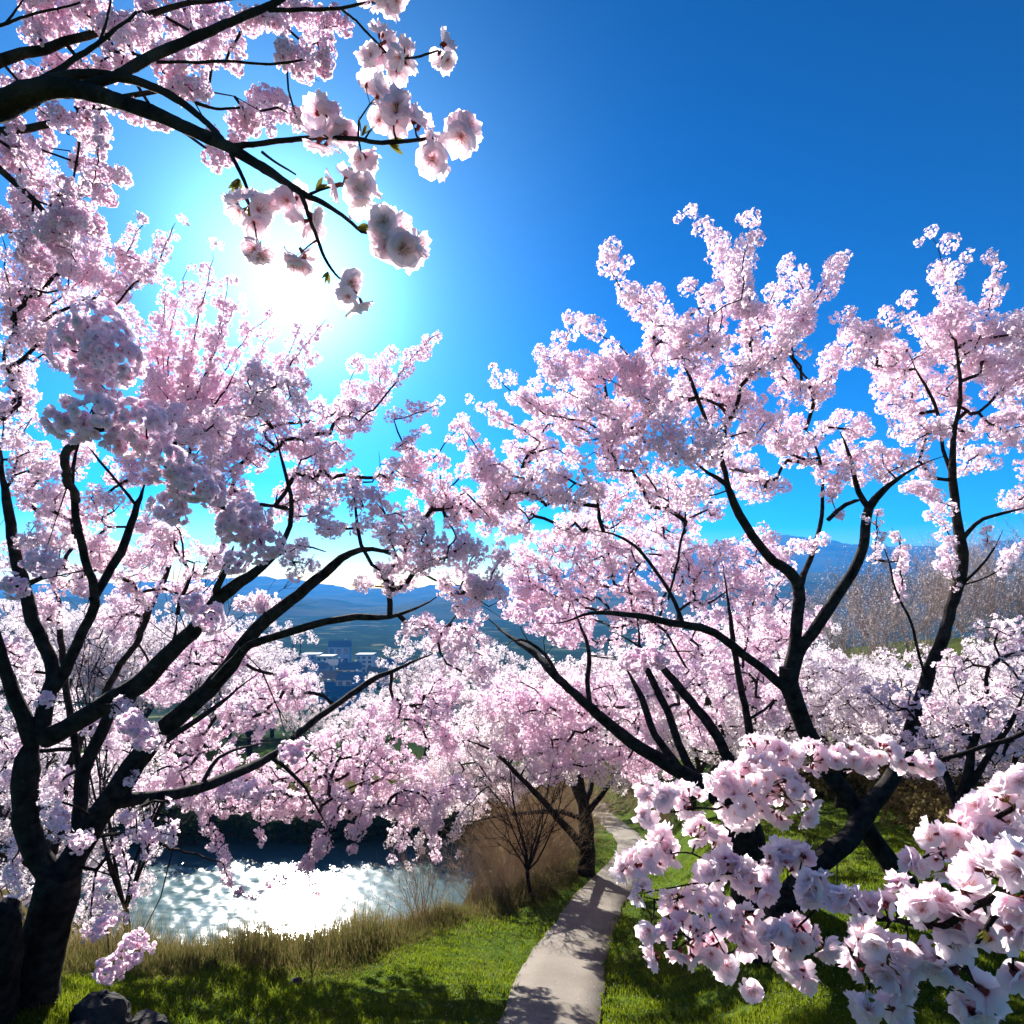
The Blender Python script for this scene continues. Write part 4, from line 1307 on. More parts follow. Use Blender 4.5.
t.blobs([(702, 390, 50, 40), (645, 390, 46, 36), (600, 415, 44, 34), (545, 445, 42, 32), (500, 480, 38, 34), (560, 490, 44, 30), (625, 450, 46, 34), (690, 440, 44, 32), (745, 420, 44, 34), (750, 360, 36, 30), (700, 340, 36, 30),
         (800, 385, 36, 26), (800, 440, 36, 26), (840, 470, 30, 20), (660, 345, 30, 24), (620, 370, 30, 24), (735, 465, 34, 22), (670, 490, 40, 22), (510, 520, 34, 24), (580, 530, 30, 18), (770, 490, 30, 18), (740, 300, 22, 22), (790, 340, 24, 20), (850, 430, 26, 20),
         (700, 292, 18, 16), (780, 310, 18, 16), (540, 400, 22, 16), (590, 372, 24, 18), (880, 455, 22, 14)], D, (0.085, 0.14), 1.25, 0.9, 0.6)
t.arms([(760, 330, 738, 275, 715, 248, 698, 225, 13), (745, 300, 742, 262, 748, 224, 14), (790, 345, 812, 305, 830, 280, 846, 256, 11), (760, 320, 775, 290, 790, 268, 13), (690, 340, 650, 318, 622, 290, 603, 258, 13),
        (640, 365, 612, 342, 588, 330, 570, 326, 13), (600, 390, 578, 372, 555, 358, 536, 352, 14), (570, 420, 540, 412, 518, 395, 500, 380, 10), (540, 440, 515, 426, 492, 412, 474, 403, 8), (505, 500, 488, 468, 474, 442, 462, 424, 10),
        (790, 320, 805, 300, 800, 272, 9), (660, 330, 655, 300, 640, 285, 14), (560, 350, 568, 335, 573, 322, 9), (720, 330, 722, 290, 730, 260, 13), (830, 380, 850, 340, 842, 312, 12), (590, 410, 560, 390, 548, 375, 14), (820, 540, 800, 548, 788, 552, 8)], D, spread=0.35)
t.arms([(870, 520, 876, 525, 880, 535, 6), (838, 470, 832, 500, 838, 516, 6)], D)
t.crown(0.029, SMALL, 1.0, 'petal', 0.22)

# R2: the leaning trunk crossing behind it, crown at the picture's edge
D = 7.8
b = P(772, 945, D)
b[2] = ground([b[0]], [b[1]])[0]
root = empty('cherry_tree', b, 'cherry whose thick low trunk leans and crosses behind the other, with upright arms', 'tree')
t = Tree(root, b)
t.limb([(762, 960, 40), (778, 918, 32), (800, 882, 26), (828, 858, 24), (850, 836, 22, .2), (868, 814, 20, .4), (884, 790, 18, .6), (898, 768, 16, .8), (908, 742, 15, .9), (921, 695, 14, 1), (936, 655, 13, 1), (949, 618, 12, 1), (958, 585, 12, 1), (962, 562, 12, 1),
        (960, 535, 11, 1), (955, 500, 9, 1), (952, 470, 8, 1), (955, 430, 5, 1), (962, 390, 4, 1), (955, 340, 3, 1)], D, 'trunk', sides=12)
t.limb([(958, 545, 6, 1), (975, 525, 5, .9), (992, 516, 4, .8), (1010, 512, 3.5, .7), (1034, 505, 3, .6)], D)
t.limb([(954, 480, 5, 1), (944, 450, 4, 1.1), (938, 420, 3.5, 1.2), (925, 385, 3, 1.2), (908, 350, 2, 1.2)], D)
t.limb([(962, 585, 3.5, 1), (975, 570, 3, .8), (990, 548, 2, .7), (1000, 530, 1.5, .7)], D)
t.limb([(926, 680, 3, 1), (912, 625, 3, .9), (898, 590, 2.5, .8), (885, 555, 2, .8), (874, 530, 1.2, .8)], D)
t.blobs([(945, 330, 30, 30), (970, 355, 30, 30), (1005, 370, 30, 34), (935, 380, 36, 30), (890, 360, 32, 24), (965, 420, 36, 26), (1010, 425, 26, 26), (920, 430, 36, 20), (860, 345, 22, 18), (1020, 340, 18, 30), (900, 400, 30, 24), (880, 330, 22, 18), (975, 460, 26, 14), (1015, 500, 20, 12), (905, 470, 30, 14),
         (1000, 330, 16, 20), (1040, 380, 30, 40), (1045, 460, 30, 30)], D + 1, (0.085, 0.135), 1.2, 0.9, 0.4)
t.arms([(965, 340, 955, 300, 944, 262, 932, 234, 12), (950, 320, 958, 290, 948, 262, 14), (975, 350, 988, 310, 996, 280, 1000, 256, 10), (900, 360, 875, 345, 858, 330, 842, 322, 11), (930, 350, 915, 325, 904, 304, 14), (990, 340, 1005, 325, 1018, 320, 14),
        (950, 505, 930, 498, 905, 486, 9), (955, 550, 945, 525, 925, 515, 7), (988, 540, 988, 545, 986, 528, 6), (876, 560, 876, 532, 878, 510, 5), (898, 562, 900, 545, 892, 528, 5), (900, 595, 902, 560, 900, 535, 6), (1000, 570, 1012, 552, 1020, 540, 7), (956, 585, 950, 560, 945, 545, 8)], D + 0.9, spread=0.2)
t.crown(0.028, SMALL, 1.0, 'petal', 0.22)

# lilac-tinted bushy cherry before the hillside
for (px, d, rows, lab, fl, sd_) in [
    (965, 7.6, [(900, 700, 40, 24), (950, 715, 36, 26), (1000, 705, 36, 24), (1020, 660, 30, 24), (960, 665, 36, 18), (985, 750, 34, 20), (925, 745, 26, 16), (1015, 740, 24, 26), (1030, 700, 24, 30), (1000, 630, 28, 16)],
     'low lilac-pink cherry spreading behind the leaning trunk at the picture edge', 0.030, 3)]:
    b = P(px, 880, d)
    b[2] = ground([b[0]], [b[1]])[0]
    root = empty('cherry_tree', b, lab, 'tree')
    t = Tree(root, b)
    t.limb([(px, 960, 16), (px + 4, 880, 14), (px - 4, 820, 12), (px + 3, 770, 10), (px + 12, 730, 7), (px + 25, 690, 4)], d, 'trunk')
    t.limb([(px - 2, 820, 9), (px - 22, 770, 7, .2), (px - 45, 725, 4, .4)], d)
    t.limb([(px + 2, 790, 8), (px + 35, 740, 6, -.2), (px + 60, 690, 4, -.3)], d)
    t.blobs(rows, d, (0.05, 0.085), 0.6, 1.0, 0.7)
    t.crown(fl, SMALL, 1.0, 'petal', 0.35)


# ------------------------------------------------------------------ near branches
def near_branch(label, d0, woods, rows, fr, extra_wood=(), leaves=(), bark='bark'):
    """woods: rows of (px, py, width px, distance); rows: clusters (px, py, r px, distance)"""
    w0 = woods[0][0]
    base = P(w0[0], w0[1], w0[3])
    root = empty('cherry_branch', base, label, 'branch')
    wood = []
    for k, wpts in enumerate(woods):
        q = spline([(*P(x, y, d), 0.5 * w / FPX * d) for x, y, w, d in wpts], 0.012)
        n = len(q)
        z = rng.normal(0, 1, (n, 3))
        z = (z + np.roll(z, 1, 0) + np.roll(z, 2, 0)) / 3
        q[:, :3] += z * 0.0012 * np.minimum(np.arange(n), 3)[:, None] / 3
        knot = 1 + 0.10 * np.maximum(0, np.sin(np.arange(n) * 0.55 + k) - 0.6) * 2.5
        a = Acc()
        tube(a, q[:, :3], np.maximum(q[:, 3] * knot, 0.0008), 8, 0, 0.05)
        a.build('limb' if k == 0 else 'twig', [bark], root, base, True, False)
        wood.append(q[:, :3])
    W = np.concatenate(wood)
    for px, py, r, d in rows:
        c = P(px, py, d)
        R = r / FPX * d
        fr_ = fr * (1.3 if d < 0.88 else 1.0)
        n = max(3, int(2.7 * (R / fr_) ** 2 + 1.5))
        wd = W[np.linalg.norm(W - c, axis=1).argmin()]
        dirs = sphere_dirs(n * 4)
        # keep the flowers apart on the ball
        sel = [0]
        for q in range(1, len(dirs)):
            if len(sel) >= n:
                break
            if min(np.linalg.norm(dirs[q] - dirs[s_]) for s_ in sel) > min(0.9, 1.25 / math.sqrt(n)):
                sel.append(q)
        dirs = dirs[sel]
        n = len(dirs)
        pos = c + dirs * (max(R - 0.55 * fr_, 0.35 * R) * rng.uniform(0.75, 1.05, n))[:, None]
        core = c + (wd - c) * 0.25
        a = Acc()
        nr = norm(pos - core + 0.25 * R * rng.normal(0, 1, pos.shape))
        w_ = rng.integers(0, len(FINE), n)
        sz = fr_ * rng.uniform(0.82, 1.12, n)
        tint = np.clip(rng.normal(0.25, 0.25, n), 0, 1)
        for k, T in enumerate(FINE):
            q = w_ == k
            scatter(a, T, pos[q], nr[q], sz[q], 0, tint[q])
        scatter(a, STAMEN, pos, nr, sz, 1, 0.0)
        scatter(a, CALYX, pos, nr, sz, 2, 0.0)
        for p_, n_, s_ in zip(pos, nr, sz):
            e = p_ - n_ * s_ * 0.34
            tube(a, np.array([core, 0.5 * (core + e) + rng.normal(0, 0.002, 3), e]), [0.0009, 0.0007, 0.0009], 4, 3)
        if np.linalg.norm(wd - core) > 0.004:
            tube(a, np.array([wd, 0.5 * (wd + core) + rng.normal(0, 0.003, 3), core]), [0.0022, 0.0016, 0.0014], 4, 4)
        a.build('blossom_cluster', ['petal_near', 'stamen', 'calyx', 'bud', 'twig'], root, base, True)
    for px, py, d, ax, ay, ln in leaves:
        a = Acc()
        c = P(px, py, d)
        dr = np.array([ax, 0.0, -ay])
        k = 5
        nr_ = norm(np.array([0, -1, 0]) + 0.6 * rng.normal(0, 1, (k, 3)))
        for q in range(k):
            x_ = norm(dr + 0.45 * rng.normal(0, 1, 3))
            y_ = norm(np.cross(nr_[q], x_))
            z_ = np.cross(x_, y_)
            l_ = ln / FPX * d * rng.uniform(0.6, 1.1)
            V = []
            us = [0, 0.25, 0.55, 0.8, 1.0]
            for u_, w2 in zip(us, [0.04, 0.14, 0.17, 0.10, 0.01]):
                for sg in (-1, 1):
                    V.append(c + l_ * (x_ * u_ + y_ * sg * w2 + z_ * (0.12 * u_ * u_ + 0.05)))
            a.add(V, [(2 * g, 2 * g + 1, 2 * g + 3, 2 * g + 2) for g in range(4)])
        a.build('leaf_tuft', ['bud'], root, base, True)
    return root


# branch reaching in from above, bold clusters against the glare
A1 = [[(-40, 118, 26, 1.25), (0, 106, 23, 1.22), (35, 91, 20, 1.2), (70, 88, 17, 1.2), (110, 98, 15, 1.18), (165, 118, 13, 1.15), (230, 148, 11, 1.12), (270, 172, 9, 1.1), (300, 192, 7, 1.08), (322, 202, 5, 1.07), (342, 216, 4, 1.06), (362, 232, 3, 1.05)],
      [(20, 94, 12, 1.2), (48, 80, 10, 1.22), (75, 75, 9, 1.24), (110, 76, 8.5, 1.25), (145, 84, 8, 1.26), (175, 98, 7.5, 1.26), (205, 121, 6, 1.25), (228, 146, 5, 1.2)],
      [(80, 88, 9, 1.22), (115, 76, 9, 1.25), (150, 58, 9, 1.28), (200, 35, 8, 1.32), (240, 18, 7, 1.35), (275, 2, 6, 1.38), (300, -14, 5, 1.4)],
      [(268, 10, 4, 1.38), (300, 9.5, 3.5, 1.4), (340, 8, 3, 1.4), (370, 3, 2.5, 1.4), (400, -3, 2, 1.4)],
      [(25, 92, 6, 1.22), (48, 76, 5.5, 1.25), (75, 58, 5, 1.28), (100, 42, 4, 1.3), (120, 26, 3, 1.32), (136, 12, 2.5, 1.33)],
      [(98, 46, 3, 1.3), (106, 25, 2.5, 1.33), (111, -4, 2, 1.36)],
      [(230, 147, 6, 1.12), (252, 145, 5, 1.1), (285, 140, 5, 1.08), (320, 138, 4.5, 1.05), (352, 138, 4.5, 1.03), (382, 142, 4, 1.0), (412, 141, 3.5, 1.0), (448, 135, 3, 1.0), (468, 128, 2, 1.0)],
      [(300, 192, 4.5, 1.08), (308, 212, 4, 1.06), (318, 240, 3.5, 1.05), (330, 268, 2.5, 1.04), (345, 284, 1.5, 1.03)],
      [(230, 150, 5, 1.12), (238, 168, 4, 1.1), (246, 184, 3.5, 1.08), (252, 200, 2.5, 1.07)],
      [(156, 62, 3, 1.3), (195, 62, 2.6, 1.32), (235, 61, 2.4, 1.34), (270, 64, 2.2, 1.34), (302, 60, 1.8, 1.34)],
      [(196, 103, 3.5, 1.26), (215, 108, 2.6, 1.26), (240, 108, 1.8, 1.26)],
      [(310, 194, 3, 1.07), (325, 188, 2, 1.05), (345, 186, 1.6, 1.03)],
      [(262, 152, 3, 1.1), (280, 165, 2.2, 1.1), (296, 174, 1.6, 1.1)],
      [(-10, 28, 3, 1.3), (10, 22, 2.6, 1.3), (40, 12, 2.2, 1.3), (80, 2, 1.6, 1.3)], [(5, 24, 2, 1.3), (20, 6, 1.6, 1.3), (26, -6, 1.2, 1.3)],
      [(385, 52, 2, 1.35), (405, 58, 2, 1.33), (425, 55, 2, 1.3), (438, 50, 1.5, 1.3)], [(340, 8, 2.4, 1.4), (365, 30, 2.2, 1.38), (388, 54, 2, 1.35)]]
C1 = [(324, 118, 17, 1.05), (340, 132, 15, 1.04), (322, 140, 15, 1.05), (374, 92, 19, 1.02), (392, 110, 19, 1.0), (380, 118, 14, 1.03), (414, 124, 15, 1.0), (466, 132, 16, 1.0), (434, 155, 16, 1.0), (250, 212, 22, 1.07), (268, 205, 13, 1.1), (292, 205, 18, 1.1),
      (310, 220, 14, 1.08), (258, 250, 15, 1.06), (297, 255, 17, 1.06), (346, 186, 18, 1.02), (364, 194, 18, 1.02), (392, 226, 20, 1.0), (408, 246, 18, 1.0), (386, 245, 15, 1.01), (344, 280, 15, 1.03), (354, 298, 17, 1.03), (362, 158, 12, 1.05),
      (400, 60, 17, 1.33), (380, 42, 16, 1.35), (370, 62, 12, 1.36), (442, 52, 15, 1.3), (395, 2, 16, 1.4), (375, -6, 14, 1.4)]
L1 = [(240, 180, 1.09, -.4, .8, 20), (249, 206, 1.07, .1, .6, 16), (452, 133, 1.0, .9, -.4, 20), (388, 142, 1.0, .9, .3, 18), (362, 136, 1.02, .5, -.8, 16), (358, 228, 1.05, .8, .2, 18), (316, 190, 1.06, .9, -.3, 16), (328, 272, 1.04, -.2, .8, 12), (405, 60, 1.33, -.3, -.7, 10), (260, 255, 1.06, .2, -.6, 14)]
near_branch('dark cherry branch reaching across the sky, big backlit flower clusters at its tips', 1.15, A1, C1, 0.026, leaves=L1)

# finer blossom of the same crown, further up and behind
D = 3.6
b = P(-60, 60, D)
root = empty('cherry_branch', b, 'high branch thick with small fine blossom behind the bold dark branch', 'branch')
t = Tree(root, b)
t.limb([(-60, 90, 14), (0, 60, 11), (60, 40, 9), (130, 20, 7), (210, 5, 4), (290, -10, 3)], D, 'limb')
t.limb([(-60, 130, 12), (10, 130, 9), (70, 120, 7), (140, 95, 5), (210, 90, 3), (260, 110, 2)], D)
t.limb([(-40, 140, 9), (10, 180, 7), (50, 220, 5), (70, 260, 3)], D)
t.limb([(85, 92, 3), (80, 150, 2.6), (75, 200, 2)], D)
t.blobs([(80, 12, 32, 22), (45, 32, 28, 22), (130, 35, 34, 24), (110, 68, 28, 18), (60, 72, 26, 18), (200, 22, 38, 22), (170, 58, 28, 20), (190, 85, 28, 18), (225, 55, 24, 18), (20, 78, 20, 14), (75, 118, 22, 16), (132, 112, 16, 14), (160, 125, 14, 10),
         (250, 115, 20, 18), (218, 150, 20, 14), (100, 108, 20, 10), (15, 150, 20, 24), (30, 190, 20, 22), (70, 205, 22, 22), (60, 228, 28, 18), (100, 182, 18, 18), (122, 176, 12, 8), (105, 198, 8, 8), (15, 220, 20, 20), (80, 160, 14, 20), (95, 135, 14, 14), (45, 150, 8, 16), (270, 118, 24, 16),
         (290, 60, 22, 14), (318, 58, 22, 24), (330, 25, 24, 16), (265, 20, 24, 20), (300, 8, 24, 12), (40, 4, 20, 14), (90, 225, 16, 16), (40, 250, 30, 18), (150, 5, 20, 16), (270, 95, 18, 14), (300, 118, 12, 10)], D, (0.032, 0.058), 1.5, 1.0, 0.35)
t.arms([(100, 92, 100, 145, 92, 190, 8), (40, 110, 48, 130, 46, 148, 7), (10, 110, 22, 150, 30, 180, 10), (250, 120, 235, 145, 222, 165, 8), (210, 130, 216, 150, 220, 172, 8)], D)
t.r0 = 0.0018
t.crown(0.0125, MID, 0.9, 'petal', 0.4, rmax=0.01)

# upright blossoming shoots of a younger tree between
D = 10.0
bx = P(48, 900, D)
bx[2] = ground([bx[0]], [bx[1]])[0]
root = empty('cherry_tree', bx, 'slender cherry of upright fanning pink shoots under the glare of the sun', 'tree')
t = Tree(root, bx)
t.limb3([(*(bx - np.array([0, 0, .4])), 0.08), (*P(62, 800, D), 0.065), (*P(108, 690, D), 0.055), (*P(150, 610, D), 0.045), (*P(176, 530, D), 0.035), (*P(184, 430, D), 0.02)], 'trunk', wob=0.03)
t.limb([(186, 480, 3), (170, 430, 2.5), (165, 390, 2), (163, 350, 1.5)], D)
t.limb([(186, 460, 3), (205, 420, 2.5), (225, 390, 2), (240, 360, 1.5)], D)
t.arms([(165, 400, 172, 330, 180, 290, 192, 265, 10), (180, 420, 190, 370, 200, 310, 214, 250, 9), (195, 400, 215, 350, 225, 300, 228, 278, 8), (200, 420, 225, 370, 250, 330, 272, 318, 8), (205, 430, 240, 390, 258, 355, 270, 330, 9), (220, 430, 265, 390, 290, 350, 302, 322, 8), (225, 440, 280, 380, 305, 345, 326, 320, 7),
        (160, 410, 158, 360, 164, 310, 165, 285, 10), (170, 440, 150, 400, 140, 350, 135, 310, 12), (190, 440, 205, 390, 215, 340, 240, 300, 9), (215, 400, 240, 375, 262, 372, 9), (180, 430, 165, 390, 150, 375, 12), (185, 440, 180, 400, 185, 350, 12), (200, 440, 200, 400, 195, 380, 12), (215, 450, 235, 420, 250, 410, 12), (240, 440, 275, 420, 310, 360, 9)], D, 0.8, 0.4)
t.blobs([(185, 430, 26, 20), (205, 420, 24, 18), (190, 380, 26, 26), (165, 390, 20, 20), (225, 390, 22, 20)], D, (0.09, 0.15), 0.8)
t.crown(0.034, SMALL, 0.95, 'petal', 0.45)

# spray of big flowers close by, lower corner
A2 = [[(1075, 850, 11, 0.72), (1035, 876, 10, 0.76), (1012, 890, 8, 0.8), (997, 896, 7, 0.82), (970, 908, 6, 0.84), (944, 926, 6.5, 0.86), (915, 924, 6, 0.9), (890, 920, 5.5, 0.94), (860, 915, 5, 1.0), (832, 908, 4.5, 1.04), (805, 898, 4, 1.08), (778, 887, 3.5, 1.1), (745, 876, 3, 1.12), (716, 872, 2.2, 1.14)],
      [(1010, 892, 7, 0.8), (1000, 910, 6, 0.8), (988, 925, 5, 0.8), (975, 945, 3, 0.82)], [(716, 809, 2.6, 1.22), (695, 808, 2.4, 1.2), (672, 812, 2, 1.2), (650, 800, 1.6, 1.2)],
      [(1060, 720, 5, 1.15), (990, 745, 4.5, 1.2), (925, 763, 4, 1.22), (880, 764, 3.5, 1.24), (840, 770, 3, 1.25), (800, 776, 3, 1.25), (760, 790, 2.5, 1.24), (716, 809, 2, 1.22)],
      [(778, 887, 3, 1.1), (755, 900, 2.4, 1.1), (735, 914, 2.2, 1.1), (712, 930, 2, 1.1), (690, 940, 1.6, 1.1)], [(760, 880, 2, 1.12), (720, 870, 2, 1.15), (685, 852, 1.8, 1.18), (650, 860, 1.5, 1.2)],
      [(890, 921, 3, 0.94), (880, 945, 2.4, 0.92), (870, 985, 2, 0.92), (868, 1010, 1.5, 0.92)], [(820, 905, 2.4, 1.05), (800, 925, 2, 1.05), (785, 945, 1.6, 1.05)], [(950, 920, 3, 0.86), (960, 950, 2.5, 0.86), (975, 985, 2, 0.86), (976, 1008, 1.5, 0.86)],
      [(1040, 800, 6, 0.95), (1005, 812, 5, 0.96), (970, 836, 4, 0.98), (940, 850, 3, 1.0), (910, 866, 2, 1.02)], [(1030, 920, 4, 0.8), (1015, 940, 3, 0.8), (1012, 970, 2, 0.8)], [(712, 930, 1.6, 1.1), (725, 955, 1.4, 1.1), (740, 980, 1.2, 1.1)], [(690, 895, 1.6, 1.14), (665, 900, 1.4, 1.15), (645, 893, 1.2, 1.16), (720, 880, 2, 1.13)]]
C2 = [(766, 785, 38, 1.24), (741, 806, 30, 1.24), (790, 802, 34, 1.22), (728, 782, 22, 1.26), (757, 752, 24, 1.27), (785, 757, 20, 1.26), (811, 758, 22, 1.25), (832, 757, 16, 1.25), (850, 755, 17, 1.25), (882, 750, 17, 1.24), (870, 765, 12, 1.24), (906, 763, 17, 1.23), (927, 766, 13, 1.22),
      (650, 792, 18, 1.2), (668, 797, 16, 1.2), (690, 800, 20, 1.21), (645, 815, 12, 1.2), (700, 832, 20, 1.2), (718, 842, 14, 1.2), (656, 856, 22, 1.2), (636, 862, 14, 1.2), (622, 866, 12, 1.2), (672, 852, 14, 1.2), (642, 893, 14, 1.16), (660, 838, 12, 1.2),
      (676, 902, 18, 1.14), (700, 895, 14, 1.14), (712, 872, 18, 1.14), (740, 874, 18, 1.13), (726, 862, 12, 1.14), (776, 858, 17, 1.13), (803, 853, 13, 1.12), (762, 884, 22, 1.1), (720, 912, 22, 1.1), (745, 918, 18, 1.09), (788, 866, 14, 1.12),
      (815, 882, 18, 1.05), (808, 896, 14, 1.05), (838, 897, 15, 1.0), (863, 903, 19, 0.98), (886, 904, 12, 0.95), (687, 938, 26, 1.1), (708, 948, 20, 1.1), (668, 934, 16, 1.1), (650, 932, 12, 1.1), (652, 957, 14, 1.1), (726, 966, 13, 1.1), (745, 942, 14, 1.09), (738, 930, 12, 1.1),
      (778, 940, 24, 1.05), (802, 934, 22, 1.05), (790, 960, 18, 1.05), (824, 946, 13, 1.04), (800, 976, 16, 1.05), (752, 992, 11, 1.08), (872, 942, 24, 0.92), (890, 960, 26, 0.91), (860, 962, 18, 0.92), (908, 946, 22, 0.9), (890, 985, 20, 0.92), (915, 966, 18, 0.9), (864, 1012, 17, 0.92), (897, 1010, 16, 0.92),
      (934, 962, 16, 0.88), (956, 966, 22, 0.87), (964, 922, 24, 0.85), (985, 935, 16, 0.82), (920, 908, 22, 0.88), (940, 898, 20, 0.88), (900, 884, 13, 0.95), (915, 864, 13, 1.0), (932, 836, 18, 1.0), (945, 862, 18, 1.0), (965, 838, 24, 0.98), (990, 838, 24, 0.96), (975, 812, 18, 0.98), (1006, 800, 24, 0.95), (1018, 782, 18, 0.95),
      (962, 886, 20, 0.86), (985, 872, 24, 0.82), (1010, 862, 30, 0.76), (1014, 926, 22, 0.8), (1014, 972, 15, 0.8), (981, 990, 13, 0.86), (972, 1012, 13, 0.86), (1015, 830, 18, 0.95), (990, 855, 14, 0.9), (1020, 900, 16, 0.76), (955, 940, 12, 0.86)]
L2 = [(888, 966, 0.9, .5, .6, 14), (930, 905, 0.87, -.6, .3, 14), (944, 962, 0.87, .6, -.5, 14), (645, 818, 1.2, -.8, .2, 10), (650, 862, 1.2, -.6, .5, 10), (720, 872, 1.13, .5, -.4, 10), (940, 936, 0.86, .7, .4, 16), (985, 930, 0.8, -.6, .7, 16), (866, 1000, 0.92, .4, -.6, 14), (975, 1000, 0.86, -.3, -.8, 14), (795, 956, 1.05, .2, -.8, 12), (690, 946, 1.1, -.5, -.4, 10)]
near_branch('large spray of big white-pink flowers close by, in front of the crossing trunks', 0.9, A2, [(a_, b_, c_ * 0.88, d_) for a_, b_, c_, d_ in C2], 0.0215, leaves=L2, bark='twig')

# ------------------------------------------------------------------ stump and rocks at the foot of the big cherry
b = P(0, 985, 6.0)
b[2] = ground([b[0]], [b[1]])[0]
root = empty('tree_stump', b, 'broken black stump leaning against the foot of the big dark trunk', 'stump')
t = Tree(root, b)
t.limb([(-14, 1050, 60), (-8, 1000, 52), (2, 955, 38), (8, 925, 28), (9, 908, 22), (7, 902, 10)], 6.0, 'trunk', sides=12, rough=0.16)


def rock(px, py, d, sx, sy, sz, seed, label):
    r = np.random.default_rng(seed)
    n, mm = 22, 14
    th, ph = np.meshgrid(np.linspace(0, 2 * math.pi, n, endpoint=False), np.linspace(0.02, math.pi - 0.02, mm))
    dv = np.stack([np.cos(th) * np.sin(ph), np.sin(th) * np.sin(ph), np.cos(ph)], -1)
    s_ = np.ones(dv.shape[:2])
    for _ in range(14):                       # planes cut off the ball
        ax = norm(r.normal(0, 1, 3))
        k = r.uniform(0.6, 0.9)
        s_ = np.minimum(s_, np.where(dv @ ax > 0.05, k / np.maximum(dv @ ax, 0.05), 9))
    dv = dv * (s_ * (1 + r.normal(0, 0.025, s_.shape)))[..., None] * np.array([sx, sy, sz])
    c = P(px, py, d)
    c[2] = ground([c[0]], [c[1]])[0] + sz * 0.25
    i = np.arange(mm - 1)[:, None] * n
    j = np.arange(n)[None]
    a = Acc()
    a.add(dv + c, np.stack([i + j, i + n + j, i + n + (j + 1) % n, i + (j + 1) % n], -1))
    return tag(a.build('rock', ['rock'], None, (0, 0, 0), False, False), label, 'rock')


rock(100, 1010, 6.2, 0.34, 0.3, 0.30, 51, 'largest dark jagged rock beside the foot of the big dark trunk')
rock(146, 1020, 6.3, 0.30, 0.28, 0.18, 52, 'low flat dark rock lying against the largest jagged one')
rock(72, 1020, 5.9, 0.2, 0.2, 0.16, 53, 'small dark rock wedged between the trunk and the largest rock')
rock(296, 985, 8.2, 0.10, 0.09, 0.06, 54, 'small grey stone lying in the shaded lawn')

# thin green post on the lawn behind the spray
b = P(837, 888, 9.2)
b[2] = ground([b[0]], [b[1]])[0]
a = Acc()
tube(a, [b - np.array([0, 0, .1]), b + np.array([0, 0, .4]), b + np.array([0, 0, .62]), b + np.array([0, 0, .64])], [0.012, 0.012, 0.014, 0.008], 8)
tag(a.build('post', ['post'], None, (0, 0, 0), True, False), 'thin dark green stake standing in the lawn between the crossing trunks', 'post')


# ------------------------------------------------------------------ grass and reeds
def path_dist(x, y):
    d = np.full(len(x), 1e9)
    for k in range(0, len(PATH), 2):
        d = np.minimum(d, np.hypot(x - PATH[k, 0], y - PATH[k, 1]))
    return d


def blades(name, mat, x, y, h, w, tint, bend=0.35):
    n = len(x)
    z = ground(x, y) - 0.015
    az = rng.uniform(0, 6.283, n)
    lean = np.abs(rng.normal(0, bend, n))
    la = rng.uniform(0, 6.283, n)
    px_, py_ = np.cos(az) * w * .5, np.sin(az) * w * .5
    lx, ly = np.cos(la) * lean * h, np.sin(la) * lean * h
    b = np.stack([x, y, z], -1)
    V = np.empty((n, 6, 3))
    for q, (f, g, ww) in enumerate(((0, 0, 1.0), (0.55, 0.35, 0.75), (1.0, 1.0, 0.12))):
        c = b + np.stack([lx * g, ly * g, h * f * np.sqrt(np.maximum(0.1, 1 - (lean * g) ** 2 * 0.5))], -1)
        o = np.stack([px_ * ww, py_ * ww, np.zeros(n)], -1)
        V[:, 2 * q], V[:, 2 * q + 1] = c - o, c + o
    F = (np.arange(n) * 6)[:, None, None] + np.array([[0, 1, 3, 2], [2, 3, 5, 4]])[None]
    a = Acc()
    a.add(V, F, 0, None, np.repeat(tint, 6))
    return tag(a.build(name, [mat], None, (0, 0, 0), True), kind='stuff')


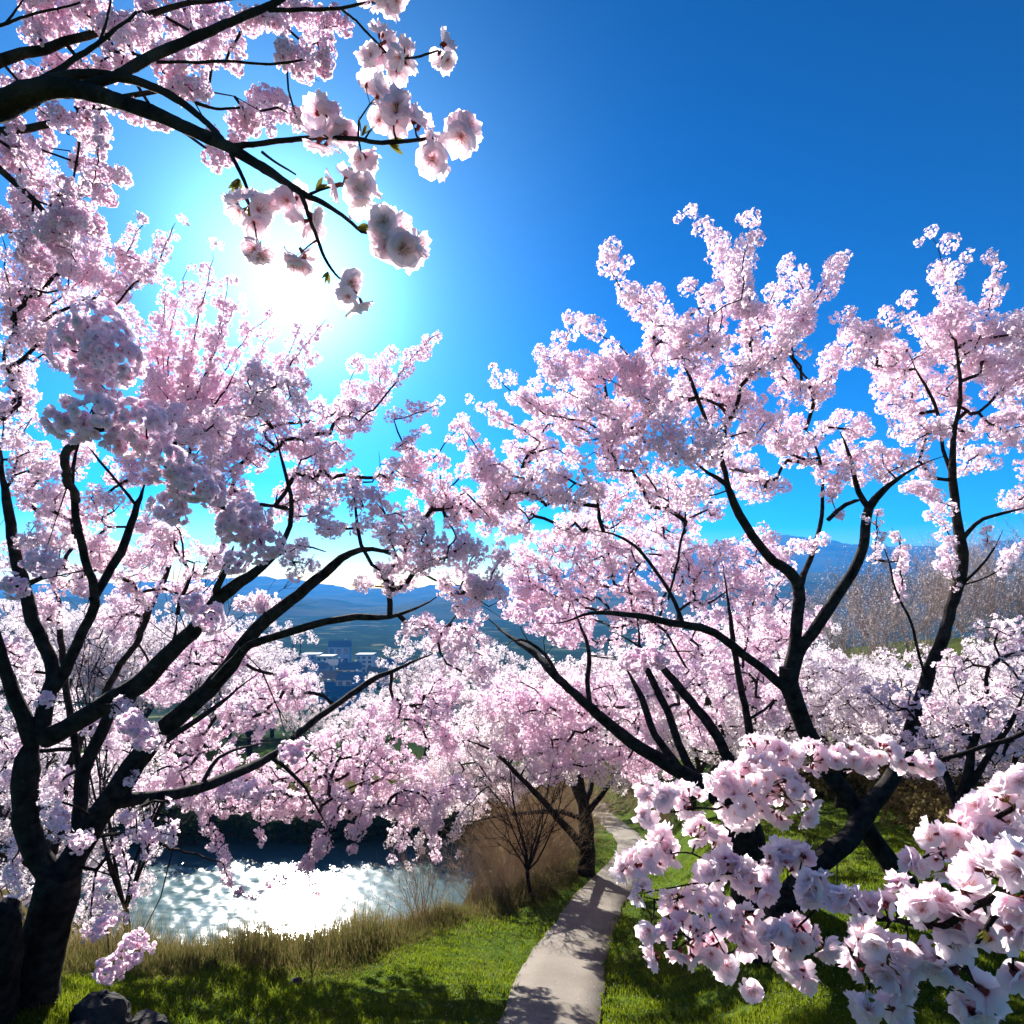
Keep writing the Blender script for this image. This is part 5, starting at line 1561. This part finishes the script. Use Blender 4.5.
N = 330000
y = 4.6 / (1 - rng.uniform(0, 1, N) * (1 - 4.6 / 26))          # density falls with distance
x = rng.uniform(-1.05, 1.05, N) * y * 0.9
k = (y < edge_y(x) + rng.normal(0, 0.2, N)) & (path_dist(x, y) > 0.555 + 0.05 * rng.uniform(0, 1, N)) & (np.abs(x) < 0.9 * y + 1)
x, y = x[k], y[k]
pn = np.sin(x * 1.3 + 2 * np.sin(y * .8)) * np.sin(y * 1.1 + x * .5)
h = rng.uniform(0.03, 0.075, len(x)) * (1 + 0.35 * pn) * (1 + 0.02 * y)
blades('lawn_grass', 'grass', x, y, h, 0.0045 + 0.0009 * y, np.where(rng.uniform(0, 1, len(x)) < 0.07, 1.0, np.clip(0.45 + 0.25 * pn + rng.normal(0, 0.24, len(x)), 0, 1)), 0.5)
N = 80000
x = rng.uniform(-11, 4.4, N)
off = rng.gamma(1.5, 1.2, N) - 1.5 + 0.35 * np.sin(x * 3.1 + 2 * np.sin(x * 1.3)) + rng.normal(0, 0.25, N)
y = edge_y(x) + off
k = (off < 9)
x, y, off = x[k], y[k], off[k]
cl = np.clip(0.6 + 0.5 * np.sin(x * 2.3 + 1.1 * np.sin(y * 2.1)) * np.sin(y * 1.7 + x) + rng.normal(0, .15, len(x)), 0.15, 1.3)
h = (0.14 + 0.72 * rng.uniform(0, 1, len(x)) ** 1.5 * cl) * smooth(-1.6, 0.6, off) + 0.05
h *= np.interp(x, [-11, -7, -3.5, -1.5, 0.5, 2], [1.3, 1.25, 1.2, 0.9, 0.6, 0.7])
blades('dry_reeds', 'reed', x, y, h, 0.011, np.clip(0.45 + 0.3 * smooth(-.5, 1.2, off) + rng.normal(0, 0.25, len(x)), 0, 1), 0.3)

# petals dropped on the path and the lawn
N = 9000
y = 5.0 / (1 - rng.uniform(0, 1, N) * (1 - 5.0 / 22))
x = rng.uniform(-0.8, 0.8, N) * y
k = (y < edge_y(x) + 0.5) & (np.sin(x * 2.1 + y) * np.sin(y * 1.7 - x) + rng.uniform(-1, 1, N) > 0.1)
x, y = x[k], y[k]
d = path_dist(x, y)
z = np.where(d < 0.6, np.maximum(np.interp(y, PATH[:, 1], PATH[:, 2]), ground(x, y)) + 0.056, ground(x, y) + rng.uniform(0.02, 0.06, len(x)))
a = Acc()
scatter(a, LEAF, np.stack([x, y, z], -1), np.array([0, 0, 1.0]) + 0.25 * rng.normal(0, 1, (len(x), 3)), 0.02, 0, rng.uniform(0, 0.6, len(x)))
tag(a.build('fallen_petals', ['petal_near'], None, (0, 0, 0), True), kind='stuff')
